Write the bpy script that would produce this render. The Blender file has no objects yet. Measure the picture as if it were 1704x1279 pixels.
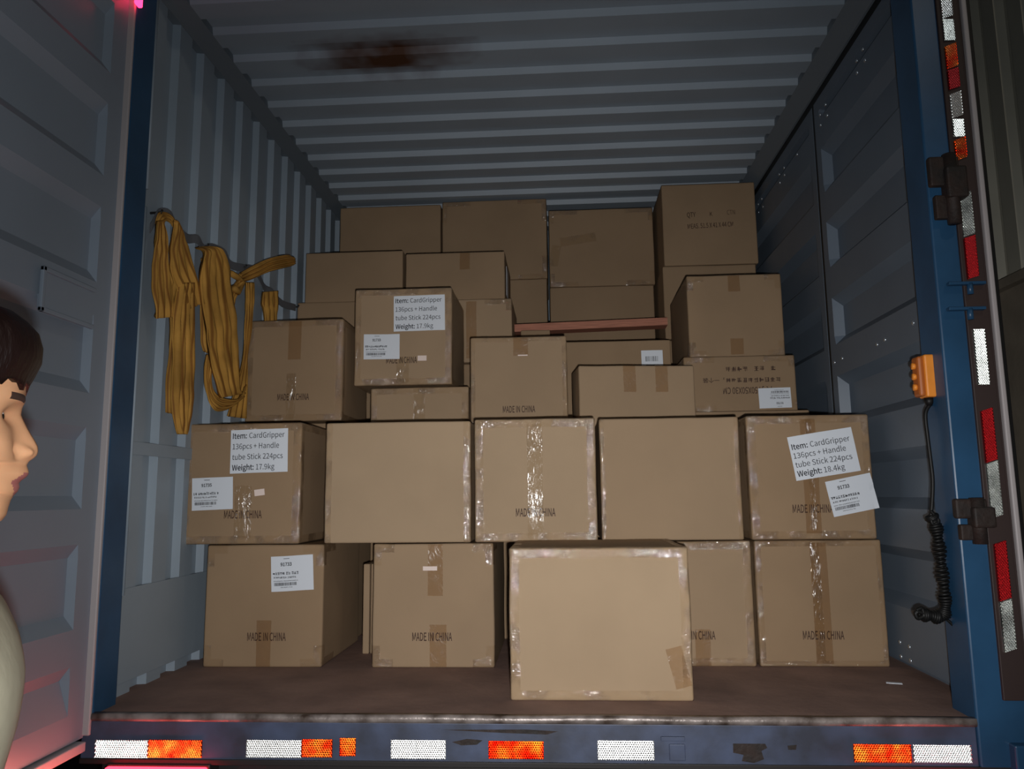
import bpy, bmesh, math, random
from mathutils import Vector, Matrix, noise
random.seed(7)
S = bpy.context.scene
COL = S.collection
R_ = math.radians

# ---------------------------------------------------------------- camera
CAM = Vector((0.0, -2.085, 0.57))
F, CX, CY = 1280.0, 852.0, 639.5
def _unit(v): return v / v.length
Dv = _unit(Vector((934 - CX, 822 - CY, F)))
Wv = Vector((21000, -425, -1280)); Wv = _unit(Wv); Wv = _unit(Wv - Dv * Wv.dot(Dv))
Uv = Wv.cross(Dv)
if Uv.y > 0: Uv = -Uv
RW = Matrix((Wv, Dv, Uv))                       # camera frame (x right, y down, z forward) -> world
camd = bpy.data.cameras.new('camera'); camo = bpy.data.objects.new('camera', camd); COL.objects.link(camo)
camd.lens = F / 1704 * 36; camd.sensor_width = 36; camd.clip_start = 0.05
rx, ry, rz = RW @ Vector((1, 0, 0)), RW @ Vector((0, -1, 0)), RW @ Vector((0, 0, -1))
camo.matrix_world = Matrix(((rx.x, ry.x, rz.x, CAM.x), (rx.y, ry.y, rz.y, CAM.y), (rx.z, ry.z, rz.z, CAM.z), (0, 0, 0, 1)))
S.camera = camo
def _ray(px, py): return RW @ Vector((px - CX, py - CY, F))
def atX(px, py, X): r = _ray(px, py); return CAM + r * ((X - CAM.x) / r.x)
def atY(px, py, Y): r = _ray(px, py); return CAM + r * ((Y - CAM.y) / r.y)
def atZ(px, py, Z): r = _ray(px, py); return CAM + r * ((Z - CAM.z) / r.z)

# ---------------------------------------------------------------- world, lights, exposure
w = bpy.data.worlds.new('night'); S.world = w; w.use_nodes = True
w.node_tree.nodes['Background'].inputs[0].default_value = (0.30, 0.34, 0.46, 1)
w.node_tree.nodes['Background'].inputs[1].default_value = 0.011
S.view_settings.view_transform = 'Standard'; S.view_settings.look = 'None'
S.view_settings.exposure = 0.0; S.view_settings.gamma = 1.0
S.view_settings.use_curve_mapping = False
def lamp(name, kind, loc, energy, color=(1, 1, 1), aim=None, **kw):
    d = bpy.data.lights.new(name, kind); d.energy = energy; d.color = color
    for k, v in kw.items(): setattr(d, k, v)
    o = bpy.data.objects.new(name, d); COL.objects.link(o); o.location = loc
    if aim is not None: o.rotation_euler = (Vector(aim) - Vector(loc)).to_track_quat('-Z', 'Y').to_euler()
    return o
# the phone torch that lights the load, held beside and a little below the lens, and its weak wide spill
lamp('phone_torch', 'SPOT', (0.03, -2.10, 0.515), 140, (1.0, 0.975, 0.955), aim=(0.02, 0.6, 0.47), spot_size=R_(84), spot_blend=1.0, shadow_soft_size=0.012)
lamp('phone_torch_spill', 'POINT', (0.03, -2.10, 0.515), 40, (0.90, 0.96, 1.0), shadow_soft_size=0.012)

lamp('outside_fill', 'POINT', (1.85, -2.6, 3.4), 22, (1.0, 0.90, 0.74), shadow_soft_size=0.1)   # warm fill added to brighten the outside wall, no such lamp in view

# ---------------------------------------------------------------- materials
MATS = {}
def mat(name, color, rough=0.6, metal=0.0, spec=0.5, emit=None, estr=0.0, var=0.0, vscale=6.0, var2=None, bump=0.0, bscale=40.0, alpha=1.0, stretch=(1, 1, 1)):
    if name in MATS: return MATS[name]
    m = bpy.data.materials.new(name); m.use_nodes = True; MATS[name] = m
    nt = m.node_tree; b = nt.nodes['Principled BSDF']
    b.inputs['Base Color'].default_value = (*color, 1); b.inputs['Roughness'].default_value = rough
    b.inputs['Metallic'].default_value = metal; b.inputs['Specular IOR Level'].default_value = spec
    b.inputs['Alpha'].default_value = alpha
    if emit: b.inputs['Emission Color'].default_value = (*emit, 1); b.inputs['Emission Strength'].default_value = estr
    if var or bump:
        tc = nt.nodes.new('ShaderNodeTexCoord'); mp = nt.nodes.new('ShaderNodeMapping'); mp.inputs['Scale'].default_value = stretch
        nt.links.new(tc.outputs['Object'], mp.inputs['Vector'])
    if var:
        oi = nt.nodes.new('ShaderNodeObjectInfo')
        va = nt.nodes.new('ShaderNodeVectorMath'); va.operation = 'ADD'
        sc = nt.nodes.new('ShaderNodeVectorMath'); sc.operation = 'SCALE'; sc.inputs['Scale'].default_value = 1.0
        nt.links.new(oi.outputs['Location'], sc.inputs[0]); nt.links.new(mp.outputs[0], va.inputs[0]); nt.links.new(sc.outputs[0], va.inputs[1])
        n = nt.nodes.new('ShaderNodeTexNoise'); n.inputs['Scale'].default_value = vscale; n.inputs['Detail'].default_value = 5
        nt.links.new(va.outputs[0], n.inputs['Vector'])
        mx = nt.nodes.new('ShaderNodeMix'); mx.data_type = 'RGBA'
        c2 = var2 or tuple(c * (1 - var) for c in color)
        mx.inputs[6].default_value = (*color, 1); mx.inputs[7].default_value = (*c2, 1)
        rp = nt.nodes.new('ShaderNodeValToRGB'); rp.color_ramp.elements[0].position = 0.35; rp.color_ramp.elements[1].position = 0.68
        nt.links.new(n.outputs['Fac'], rp.inputs[0]); nt.links.new(rp.outputs[0], mx.inputs[0])
        nt.links.new(mx.outputs[2], b.inputs['Base Color'])
    if bump:
        n2 = nt.nodes.new('ShaderNodeTexNoise'); n2.inputs['Scale'].default_value = bscale; n2.inputs['Detail'].default_value = 4
        nt.links.new(mp.outputs[0], n2.inputs['Vector'])
        bp = nt.nodes.new('ShaderNodeBump'); bp.inputs['Strength'].default_value = bump; bp.inputs['Distance'].default_value = 0.01
        nt.links.new(n2.outputs['Fac'], bp.inputs['Height']); nt.links.new(bp.outputs[0], b.inputs['Normal'])
    return m
def film_mat(name, tint, gloss, rough, bscale, bstr, stretch=(1, 1, 1), spec=0.06, mask=14, dist=.012):
    m = bpy.data.materials.new(name); m.use_nodes = True; MATS[name] = m; nt = m.node_tree
    nt.nodes.remove(nt.nodes['Principled BSDF']); out = nt.nodes['Material Output']
    tr = nt.nodes.new('ShaderNodeBsdfTransparent'); tr.inputs[0].default_value = (*tint, 1)
    gl = nt.nodes.new('ShaderNodeBsdfGlossy'); gl.inputs['Roughness'].default_value = rough; gl.inputs['Color'].default_value = (gloss, gloss, gloss, 1)
    mx = nt.nodes.new('ShaderNodeMixShader'); fr = nt.nodes.new('ShaderNodeFresnel'); fr.inputs['IOR'].default_value = 1.5
    ad = nt.nodes.new('ShaderNodeMath'); ad.operation = 'ADD'; ad.use_clamp = True; ad.inputs[1].default_value = spec
    tc = nt.nodes.new('ShaderNodeTexCoord'); mp = nt.nodes.new('ShaderNodeMapping'); mp.inputs['Scale'].default_value = stretch
    n = nt.nodes.new('ShaderNodeTexNoise'); n.inputs['Scale'].default_value = bscale; n.inputs['Detail'].default_value = 3; n.inputs['Distortion'].default_value = 1.2
    bp = nt.nodes.new('ShaderNodeBump'); bp.inputs['Strength'].default_value = bstr; bp.inputs['Distance'].default_value = dist
    L = nt.links.new
    oi = nt.nodes.new('ShaderNodeObjectInfo'); va = nt.nodes.new('ShaderNodeVectorMath'); va.operation = 'ADD'
    L(tc.outputs['Object'], va.inputs[0]); L(oi.outputs['Location'], va.inputs[1]); L(va.outputs[0], mp.inputs[0])
    L(mp.outputs[0], n.inputs['Vector']); L(n.outputs['Fac'], bp.inputs['Height'])
    L(bp.outputs[0], gl.inputs['Normal']); L(bp.outputs[0], fr.inputs['Normal']); mi_ = nt.nodes.new('ShaderNodeMath'); mi_.operation = 'MINIMUM'; mi_.inputs[1].default_value = .14; L(fr.outputs[0], mi_.inputs[0]); L(mi_.outputs[0], ad.inputs[0])
    n2 = nt.nodes.new('ShaderNodeTexNoise'); n2.inputs['Scale'].default_value = mask; n2.inputs['Detail'].default_value = 2
    mr = nt.nodes.new('ShaderNodeMapRange'); mr.inputs[1].default_value = .45; mr.inputs[2].default_value = .56; mr.inputs[3].default_value = .10; ml = nt.nodes.new('ShaderNodeMath'); ml.operation = 'MULTIPLY'
    L(va.outputs[0], n2.inputs['Vector']); L(n2.outputs['Fac'], mr.inputs[0]); L(mr.outputs[0], ml.inputs[0]); L(ad.outputs[0], ml.inputs[1]); L(ml.outputs[0], mx.inputs[0])
    L(tr.outputs[0], mx.inputs[1]); L(gl.outputs[0], mx.inputs[2]); L(mx.outputs[0], out.inputs[0])
    return m
CARD = [mat('cardboard_warm', (0.42, 0.305, 0.198), 0.85, spec=0.15, var=0.08, vscale=4, bump=0.05, bscale=60),
        mat('cardboard_tan', (0.375, 0.265, 0.168), 0.85, spec=0.15, var=0.08, vscale=4, bump=0.05, bscale=60),
        mat('cardboard_brown', (0.325, 0.222, 0.135), 0.85, spec=0.15, var=0.10, vscale=4, bump=0.05, bscale=60)]
TAPE_C = film_mat('clear_tape', (0.97, 0.955, 0.93), 1.0, 0.075, 62, 0.8, spec=0.13, dist=.009)
SEAM_C = film_mat('creased_clear_tape', (0.95, 0.935, 0.90), 1.0, 0.16, 45, 0.7, (1.6, 1, 0.35), 0.05)
TAPE_B = film_mat('brown_tape', (0.89, 0.83, 0.76), 1.0, 0.28, 30, 0.25, spec=0.0)
WHITE_P = mat('label_paper', (0.70, 0.74, 0.80), 0.55)
INK = mat('black_ink', (0.012, 0.012, 0.018), 0.6)
INK_B = mat('brown_ink', (0.055, 0.022, 0.012), 0.7)
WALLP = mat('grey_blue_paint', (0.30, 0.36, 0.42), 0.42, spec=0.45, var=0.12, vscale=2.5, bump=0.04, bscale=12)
DOORP = mat('door_inner_paint', (0.255, 0.30, 0.36), 0.40, spec=0.4, var=0.10, vscale=2.0, bump=0.03, bscale=10)
BLUEP = mat('blue_paint', (0.023, 0.085, 0.18), 0.38, spec=0.45, var=0.3, vscale=5, bump=0.03, bscale=20)
SILLP = mat('worn_blue_grey_paint', (0.065, 0.085, 0.15), 0.5, var=0.5, vscale=9, var2=(0.035, 0.04, 0.06), bump=0.06, bscale=30)
WORN = mat('worn_steel', (0.36, 0.31, 0.29), 0.38, metal=0.3, var=0.7, vscale=14, var2=(0.06, 0.04, 0.03), bump=0.2, bscale=60)
FLOORM = mat('dusty_brown_floor', (0.30, 0.195, 0.160), 0.75, spec=0.25, var=0.3, vscale=5, var2=(0.20, 0.13, 0.11), bump=0.12, bscale=35)
RUBBER = mat('seal_rubber', (0.42, 0.38, 0.38), 0.5, spec=0.5)
BLACK = mat('black_rubber', (0.007, 0.007, 0.007), 0.5, spec=.3)
RUST = mat('rusty_steel', (0.012, 0.009, 0.008), 0.7, var=0.5, vscale=20, var2=(0.028, 0.014, 0.010), bump=0.3, bscale=60)
DARK = mat('dark_steel', (0.015, 0.013, 0.013), 0.6)

# ---------------------------------------------------------------- helpers
def tag(o, label=None, cat=None, group=None, kind=None):
    if label: o['label'] = label
    if cat: o['category'] = cat
    if group: o['group'] = group
    if kind: o['kind'] = kind
    return o
def empty(name, loc=(0, 0, 0), rz=0.0, parent=None):
    o = bpy.data.objects.new(name, None); COL.objects.link(o); o.location = loc; o.rotation_euler = (0, 0, rz)
    o.empty_display_size = 0.05
    if parent: o.parent = parent
    return o
def mesh(name, verts, faces, m, parent=None, smooth=False, matidx=None, loc=None):
    me = bpy.data.meshes.new(name); me.from_pydata([tuple(v) for v in verts], [], faces); me.update()
    ms = m if isinstance(m, (list, tuple)) else [m]
    for x in ms: me.materials.append(x)
    if matidx: me.polygons.foreach_set('material_index', matidx)
    if smooth: me.polygons.foreach_set('use_smooth', [True] * len(me.polygons))
    o = bpy.data.objects.new(name, me); COL.objects.link(o)
    if parent: o.parent = parent
    if loc is not None: o.location = loc
    return o
class MB:
    def __init__(s): s.v = []; s.f = []
    def add(s, v, f):
        k = len(s.v); s.v += [Vector(x) for x in v]; s.f += [tuple(i + k for i in q) for q in f]; return s
    def box(s, x0, x1, y0, y1, z0, z1, bev=0.0):
        if bev <= 0:
            v = [(x, y, z) for x in (x0, x1) for y in (y0, y1) for z in (z0, z1)]
            return s.add(v, [(0, 1, 3, 2), (4, 6, 7, 5), (0, 4, 5, 1), (2, 3, 7, 6), (0, 2, 6, 4), (1, 5, 7, 3)])
        bm = bmesh.new(); bmesh.ops.create_cube(bm, size=1)
        for q in bm.verts: q.co = Vector(((x0 + x1) / 2 + q.co.x * (x1 - x0), (y0 + y1) / 2 + q.co.y * (y1 - y0), (z0 + z1) / 2 + q.co.z * (z1 - z0)))
        bmesh.ops.bevel(bm, geom=bm.edges[:], offset=bev, segments=2, affect='EDGES', profile=0.5)
        bm.verts.index_update()
        s.add([q.co.copy() for q in bm.verts], [tuple(q.index for q in f.verts) for f in bm.faces]); bm.free(); return s
    def tube(s, pts, r, n=8, caps=True):
        pts = [Vector(p) for p in pts]; rr = r if isinstance(r, (list, tuple)) else [r] * len(pts)
        k = len(s.v); up = None
        for i, p in enumerate(pts):
            t = (pts[min(i + 1, len(pts) - 1)] - pts[max(i - 1, 0)]).normalized()
            if up is None: up = t.orthogonal().normalized()
            up = (up - t * up.dot(t)).normalized(); sd = t.cross(up)
            for j in range(n):
                a = 2 * math.pi * j / n; s.v.append(p + (up * math.cos(a) + sd * math.sin(a)) * rr[i])
        for i in range(len(pts) - 1):
            for j in range(n):
                s.f.append((k + i * n + j, k + i * n + (j + 1) % n, k + (i + 1) * n + (j + 1) % n, k + (i + 1) * n + j))
        if caps:
            s.f.append(tuple(k + j for j in range(n))[::-1]); s.f.append(tuple(k + (len(pts) - 1) * n + j for j in range(n)))
        return s
    def prism(s, prof, axis, a, b):
        """closed polygon prof (pairs) extruded along axis from a to b; pairs are the two other axes in order"""
        n = len(prof); v = []
        for t in (a, b):
            for p in prof:
                c = list(p); c.insert(axis, t); v.append(c)
        return s.add(v, [tuple(range(n))[::-1], tuple(range(n, 2 * n))] + [(i, (i + 1) % n, n + (i + 1) % n, n + i) for i in range(n)])
    def build(s, name, m, parent=None, smooth=False, loc=None):
        o = mesh(name, s.v, s.f, m, parent, smooth, loc=loc)
        bm = bmesh.new(); bm.from_mesh(o.data); bmesh.ops.recalc_face_normals(bm, faces=bm.faces); bm.to_mesh(o.data); bm.free()
        return o
def solid(o, t, off=0.0):
    md = o.modifiers.new('thickness', 'SOLIDIFY'); md.thickness = t; md.offset = off; return o
TXT = {}
def cap_height():
    cu = bpy.data.curves.new('t', 'FONT'); cu.body = 'H'; cu.size = 1.0
    if SANS: cu.font = SANS
    ob = bpy.data.objects.new('t', cu); COL.objects.link(ob); bpy.context.view_layer.update()
    me = ob.evaluated_get(bpy.context.evaluated_depsgraph_get()).to_mesh(); h = max(v.co.y for v in me.vertices)
    bpy.data.objects.remove(ob); bpy.data.curves.remove(cu); return h
try:
    import os
    _fp = os.path.join(bpy.utils.system_resource('DATAFILES'), 'fonts', 'Noto Sans CJK Regular.woff2')
    SANS = bpy.data.fonts.load(_fp) if os.path.exists(_fp) else None
except Exception: SANS = None
FSZ = 0.72 / cap_height()      # letters the same height whichever built-in font is found
def text_mesh(body, bold=0.0):
    key = (body, bold)
    if key not in TXT:
        cu = bpy.data.curves.new('t', 'FONT'); cu.body = body; cu.size = FSZ; cu.offset = bold; cu.resolution_u = 3
        if SANS: cu.font = SANS
        ob = bpy.data.objects.new('t', cu); COL.objects.link(ob); bpy.context.view_layer.update()
        dg = bpy.context.evaluated_depsgraph_get(); me = ob.evaluated_get(dg).to_mesh()
        vs = [v.co.copy() for v in me.vertices]; fs = [tuple(p.vertices) for p in me.polygons]
        bpy.data.objects.remove(ob); bpy.data.curves.remove(cu)
        x0 = min(v.x for v in vs); x1 = max(v.x for v in vs)
        TXT[key] = (vs, fs, x0, x1)
    return TXT[key]

# ---------------------------------------------------------------- cartons
class Carton:
    def __init__(s, label, X0, X1, Y, z0, z1, depth=0.5, yaw=0.0, m=0, r=0.007, bulge=0.003, tape='all', tw=0.028, group='taped cardboard cartons stacked in the truck', seed=None):
        s.w, s.d, s.h, s.r = X1 - X0, depth, z1 - z0, r
        s.b = bulge; s.seed = seed if seed is not None else random.random() * 50
        c, sn = math.cos(yaw), math.sin(yaw)
        # X0..X1 and Y give the front face centre
        cx, cy = (X0 + X1) / 2 - sn * depth / 2, Y + c * depth / 2
        s.root = empty('carton', (cx, cy, z0), yaw); s.yaw = yaw; s.tw = tw
        tag(s.root, label, 'cardboard box', group)
        s.m = CARD[m]
        v, f = s.shell(0.0); mesh('box_body', v, f, s.m, s.root, smooth=True)
        if tape: 
            v, f = s.shell(0.0012, tw, tape)
            par = list(range(len(v)))
            def find(i):
                while par[i] != i: par[i] = par[par[i]]; i = par[i]
                return i
            for q in f:
                for i in q[1:]: par[find(i)] = find(q[0])
            isl = {}
            for q in f: isl.setdefault(find(q[0]), []).append(q)
            for fs in isl.values():
                ids = sorted({i for q in fs for i in q})
                if len(isl) > 1 and min(v[i].y for i in ids) > 0: continue     # ends nobody can see
                mp = {i: k for k, i in enumerate(ids)}
                mesh('edge_tape', [v[i] for i in ids], [tuple(mp[i] for i in q) for q in fs], TAPE_C, s.root, smooth=True)
    def P(s, x, y, z, off=0.0):
        """a point on the box skin (x, y, z on the sharp box) -> rounded, bulged skin"""
        hx, hy, hz = s.w / 2, s.d / 2, s.h / 2; r = s.r
        p = Vector((x, y, z - hz))
        q = Vector((max(-hx + r, min(hx - r, p.x)), max(-hy + r, min(hy - r, p.y)), max(-hz + r, min(hz - r, p.z))))
        dv = p - q; dv = dv.normalized() if dv.length > 1e-9 else Vector((0, -1, 0))
        o = q + dv * (r + off)
        fx, fy, fz = 1 - (p.x / hx) ** 2, 1 - (p.y / hy) ** 2, 1 - (p.z / hz) ** 2
        n = noise.noise(Vector((p.x * 5 + s.seed, p.y * 5, p.z * 5))) * 0.5
        k = s.b
        o.x += (k * fy * fz * (1 + n)) * (1 if dv.x > 0.5 else -1 if dv.x < -0.5 else 0)
        o.y += (k * fx * fz * (1 + n)) * (1 if dv.y > 0.5 else -1 if dv.y < -0.5 else 0)
        if dv.z > 0.5: o.z -= 0.6 * k * fx * fy
        # slightly soft, wandering edges
        e = 0.0016
        o.x += e * noise.noise(Vector((s.seed, p.y * 9, p.z * 9))) * (1 if p.x > 0 else -1) * 1.0
        o.z += e * noise.noise(Vector((p.x * 9, p.y * 9, s.seed))) * (1.0 if p.z > 0 else 0.0)
        o.z += hz
        return o
    def shell(s, off, tw=None, which='all'):
        h = (s.w / 2, s.d / 2, s.h / 2); r = s.r; t = s.tw
        def ax(a):
            inner = a - t; n = 8
            base = [-a, -a + r * .35, -a + r * .7, -a + r, -a + r + (t - r) * .5]
            mid = [-inner + 2 * inner * i / n for i in range(n + 1)]
            return base + mid + [-q for q in base[::-1]]
        A = [ax(a) for a in h]; idx = {}; V = []; Fc = []
        def vert(p):
            key = (round(p[0], 6), round(p[1], 6), round(p[2], 6))
            if key not in idx:
                idx[key] = len(V); V.append(s.P(p[0], p[1], p[2] + s.h / 2, off))
            return idx[key]
        for a in range(3):
            u, w_ = [(1, 2), (2, 0), (0, 1)][a]
            for sg in (-1, 1):
                for i in range(len(A[u]) - 1):
                    for j in range(len(A[w_]) - 1):
                        if tw:
                            cu, cw = (A[u][i] + A[u][i + 1]) / 2, (A[w_][j] + A[w_][j + 1]) / 2
                            c = [0, 0, 0]; c[a] = sg * h[a]; c[u] = cu; c[w_] = cw
                            near = [abs(c[k]) > h[k] - tw for k in range(3)]
                            if sum(near) < 2: continue
                            if which == 'sides' and not (near[0] and near[1]): continue
                            if which == 'front' and c[1] > -h[1] + tw: continue
                            if which == 'corners' and sum(near) < 3 and not (near[0] and near[2] and False):
                                # keep only the ends of each edge
                                far = [k for k in range(3) if not near[k]][0]
                                if abs(c[far]) < h[far] * 0.55: continue
                            if which == 'nobottom' and c[2] < -h[2] + tw and not near[0]: continue
                        q = []
                        for (di, dj) in ((0, 0), (1, 0), (1, 1), (0, 1)):
                            p = [0, 0, 0]; p[a] = sg * h[a]; p[u] = A[u][i + di]; p[w_] = A[w_][j + dj]; q.append(vert(p))
                        Fc.append(tuple(q if sg > 0 else q[::-1]))
        return V, Fc
    def front(s, x, z, off): return s.P(x, -s.d / 2, z, off)
    def loc(s, px, py):
        """photo pixel on the front plane -> local x, z"""
        c, sn = math.cos(s.yaw), math.sin(s.yaw)
        o = Vector(s.root.location) + Vector((sn * s.d / 2, -c * s.d / 2, 0)); n = Vector((sn, -c, 0))
        r = _ray(px, py); t = (o - CAM).dot(n) / r.dot(n); p = CAM + r * t - Vector((o.x, o.y, s.root.location.z))
        return p.x * c + p.y * sn, p.z
    def patch(s, name, x, z, w, h, m, off, ang=0.0, parent=None, n=(10, 10), crumple=0.0):
        v = []; f = []; ca, sa = math.cos(ang), math.sin(ang)
        for k, o_ in enumerate((off, off - 0.0007)):
            for j in range(n[1] + 1):
                for i in range(n[0] + 1):
                    u, t = (i / n[0] - .5) * w, (j / n[1] - .5) * h
                    ex = crumple * noise.noise(Vector((u * 30, t * 30, s.seed)))
                    xx, zz = x + u * ca - t * sa, z + u * sa + t * ca
                    if abs(xx) > s.w / 2:    # a corner sticking out past the carton edge
                        p = s.front(max(-s.w / 2 + .008, min(s.w / 2 - .008, xx)), zz, o_); p.x = xx
                    else: p = s.front(xx, zz, o_ + ex)
                    v.append(p)
        N = (n[0] + 1) * (n[1] + 1)
        if m in (TAPE_B, TAPE_C, SEAM_C):          # film thin enough to be one skin
            return mesh(name, v[:N], [(j * (n[0] + 1) + i, j * (n[0] + 1) + i + 1, (j + 1) * (n[0] + 1) + i + 1, (j + 1) * (n[0] + 1) + i) for j in range(n[1]) for i in range(n[0])], m, parent or s.root, smooth=True)
        for j in range(n[1]):
            for i in range(n[0]):
                a = j * (n[0] + 1) + i; b = a + 1; c = b + n[0] + 1; d = a + n[0] + 1
                f.append((a, b, c, d)); f.append((N + a, N + d, N + c, N + b))
        for i in range(n[0]):
            f.append((i + 1, i, N + i, N + i + 1)); t0 = n[1] * (n[0] + 1); f.append((t0 + i, t0 + i + 1, N + t0 + i + 1, N + t0 + i))
        for j in range(n[1]):
            a = j * (n[0] + 1); f.append((a, a + n[0] + 1, N + a + n[0] + 1, N + a)); b = a + n[0]; f.append((b + n[0] + 1, b, N + b, N + b + n[0] + 1))
        return mesh(name, v, f, m, parent or s.root, smooth=False)
    def write(s, items, x, z, m, off, ang=0.0, parent=None, name='printed_lettering'):
        """items: (text, bold, dx, dz, size, xscale, anchor) laid round (x, z)"""
        V = []; Fc = []; ca, sa = math.cos(ang), math.sin(ang)
        for it in items:
            if it[0] == 'RECT':
                _, x0, z0, x1, z1 = it
                k = len(V); vs = [(x0, z0), (x1, z0), (x1, z1), (x0, z1)]; fs = [(0, 1, 2, 3)]
            else:
                body, bold, dx, dz, size, xs, anchor = it
                tv, tf, a, b = text_mesh(body, bold)
                sh = {'l': a, 'c': (a + b) / 2, 'r': b}[anchor]
                vs = [(dx + (p.x - sh) * size * xs, dz + p.y * size) for p in tv]; fs = tf; k = len(V)
            for (u, t) in vs:
                xx, zz = x + u * ca - t * sa, z + u * sa + t * ca
                V.append(s.front(max(-s.w / 2 + .001, min(s.w / 2 - .001, xx)), zz, off))
            Fc += [tuple(q + k for q in ff) for ff in fs]
        return mesh(name, V, Fc, m, parent or s.root)
    def seam(s, x, z0, z1, w=0.05, brown=False, over=True):
        m = TAPE_B if brown else SEAM_C
        o = s.patch('brown_seam_tape' if brown else 'clear_seam_tape', x, (z0 + z1) / 2, w, z1 - z0, m, 0.0022 if not brown else 0.0014, n=(6, 16), crumple=0.0 if brown else 0.0014)
        return o
    def made(s, x=0.0, z=None, sc=1.0, ang=0.0):
        z = s.h * 0.245 if z is None else z
        s.write([('MADE IN CHINA', 0.016, 0, -0.012, 0.0365 * sc, 0.525, 'c')], x, z, INK_B, 0.0011, ang)
    def big_label(s, cx, cy, w, h, ang, kg):
        x, z = s.loc(cx, cy)
        lb = s.patch('item_label', x, z, w, h, WHITE_P, 0.0034, ang)
        lb['label'] = 'white item and weight label'
        sz = h * 0.170; _t = text_mesh('tube Stick 224pcs', 0.002); xs = w * .88 / ((_t[3] - _t[2]) * sz); x0 = -w / 2 + w * 0.035; it = []
        rows = [(('Item:', 1), (' CardGripper', 0)), (('136pcs + Handle', 0),), (('tube Stick 224pcs', 0),), (('Weight:', 1), (' ' + kg, 0))]
        top = h * (0.30 if kg != '18.4kg' else 0.20); gap = h * (0.243 if kg != '18.4kg' else 0.205)
        for r_, row in enumerate(rows):
            cur = x0; zz = top - r_ * gap
            for body, bold in row:
                tv, tf, a, b = text_mesh(body.strip(), 0.020 if bold else 0.002)
                if body.startswith(' '): cur += sz * 0.32
                it.append((body.strip(), 0.020 if bold else 0.002, cur, zz, sz, xs, 'l')); cur += (b - a) * sz * xs
        mx = cur
        s.write(it, x, z, INK, 0.0040, ang, name='label_print', parent=lb)
    def code_label(s, cx, cy, w, h, ang, code='91733'):
        x, z = s.loc(cx, cy)
        lb = s.patch('shipping_label', x, z, w, h, WHITE_P, 0.0038, ang)
        lb['label'] = 'white shipping label with barcode'
        rnd = random.Random(int(cx)); it = [(code, 0.03, -w * 0.14, h * 0.22, h * 0.13, 0.95, 'c'), ('RECT', -w * .2, h * .42, -w * .06, h * .435)]
        def scribble(x0, x1, z0, hh, dens):
            c = x0
            while c < x1:
                ww = hh * rnd.uniform(.5, .95)
                for _ in range(5):
                    if rnd.random() < .5: a = c + rnd.random() * ww * .7; it.append(('RECT', a, z0, a + ww * .16, z0 + hh * rnd.uniform(.6, 1)))
                    else: b = z0 + rnd.random() * hh * .85; it.append(('RECT', c, b, c + ww * .85, b + hh * .14))
                c += ww * 1.08
                if rnd.random() < dens: c += hh * .4
        scribble(-w * .46, w * .14, -h * .03, h * .085, .05)
        scribble(-w * .44, w * .10, -h * .13, h * .055, .15)
        scribble(-w * .44, w * .12, -h * .22, h * .03, .1)
        c = -w * .43
        while c < w * .10:
            ww = w * rnd.choice([.004, .008, .012]); it.append(('RECT', c, -h * .34, c + ww, -h * .25)); c += ww + w * rnd.choice([.004, .006, .010])
        scribble(-w * .28, -w * .0, -h * .40, h * .028, .1)
        s.write(it, x, z, INK, 0.0043, ang, name='label_print', parent=lb)
    def sticker(s, cx, cy, w, h, ang=0.0):
        x, z = s.loc(cx, cy)
        o = s.patch('small_sticker', x, z, w, h, mat('cream_paper', (0.80, 0.66, 0.60), 0.6), 0.0036, ang, n=(2, 2)); o['label'] = 'small pale sticker'

FX = lambda px, py, Y: atY(px, py, Y).x
def px_box(label, l, r, t, b, Y, z0=None, z1=None, **kw):
    """carton whose front face at depth Y spans those photo pixels"""
    mid = (t + b) / 2; X0, X1 = FX(l, mid, Y), FX(r, mid, Y)
    if z1 is None: z1 = atY((l + r) / 2, t, Y).z
    if z0 is None: z0 = atY((l + r) / 2, b, Y).z
    return Carton(label, X0, X1, Y, z0, z1, **kw)

G1 = 'cartons of the bottom row'
A = px_box('carton at the left end of the bottom row, one shipping label at its upper right', 341, 537, 905, 1112, 0.575, z0=0.0, z1=0.408, m=2, depth=0.48, tape='corners', group=G1)
A.made(0.015); A.seam(0.0 + .005, 0.003, 0.155, 0.05, brown=True); A.code_label(487, 953, 0.147, 0.118, R_(3), '91733')
Bx = px_box('carton in the bottom row with brown tape ends above and below its print', 620, 822, 903, 1113, 0.575, z0=0.0, z1=0.408, m=1, depth=0.48, group=G1, tape='corners')
Bx.made(-0.002); Bx.seam(0.008, 0.235, 0.405, 0.052, brown=True); Bx.seam(0.018, 0.003, 0.14, 0.055, brown=True); Bx.sticker(716, 945, 0.05, 0.014)
Cx = px_box('big blank carton standing in front of the bottom row, nearest the sill', 848, 1150, 908, 1162, 0.165, z0=0.0, z1=0.418, m=0, depth=0.405, group=G1, bulge=0.002)
_x, _z = Cx.loc(1130, 1110)
Cx.patch('brown_tape_scrap', _x - .0, _z, 0.045, 0.11, TAPE_B, 0.0016, R_(14), n=(3, 4))
Dx = px_box('bottom row carton half hidden behind the big blank carton', 1050, 1254, 897, 1105, 0.60, z0=0.0, z1=0.408, m=1, depth=0.48, group=G1)
Dx.made(0.005); Dx.seam(0.03, 0.003, 0.12, 0.05, brown=True)
Ex = px_box('carton at the right end of the bottom row, creased tape down its middle', 1260, 1474, 897, 1110, 0.60, z0=0.0, z1=0.408, m=2, depth=0.48, group=G1, tw=.02)
Ex.made(0.0); Ex.seam(0.0, 0.01, 0.40, 0.055, brown=True); Ex.seam(-0.012, 0.02, 0.40, 0.03)

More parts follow.
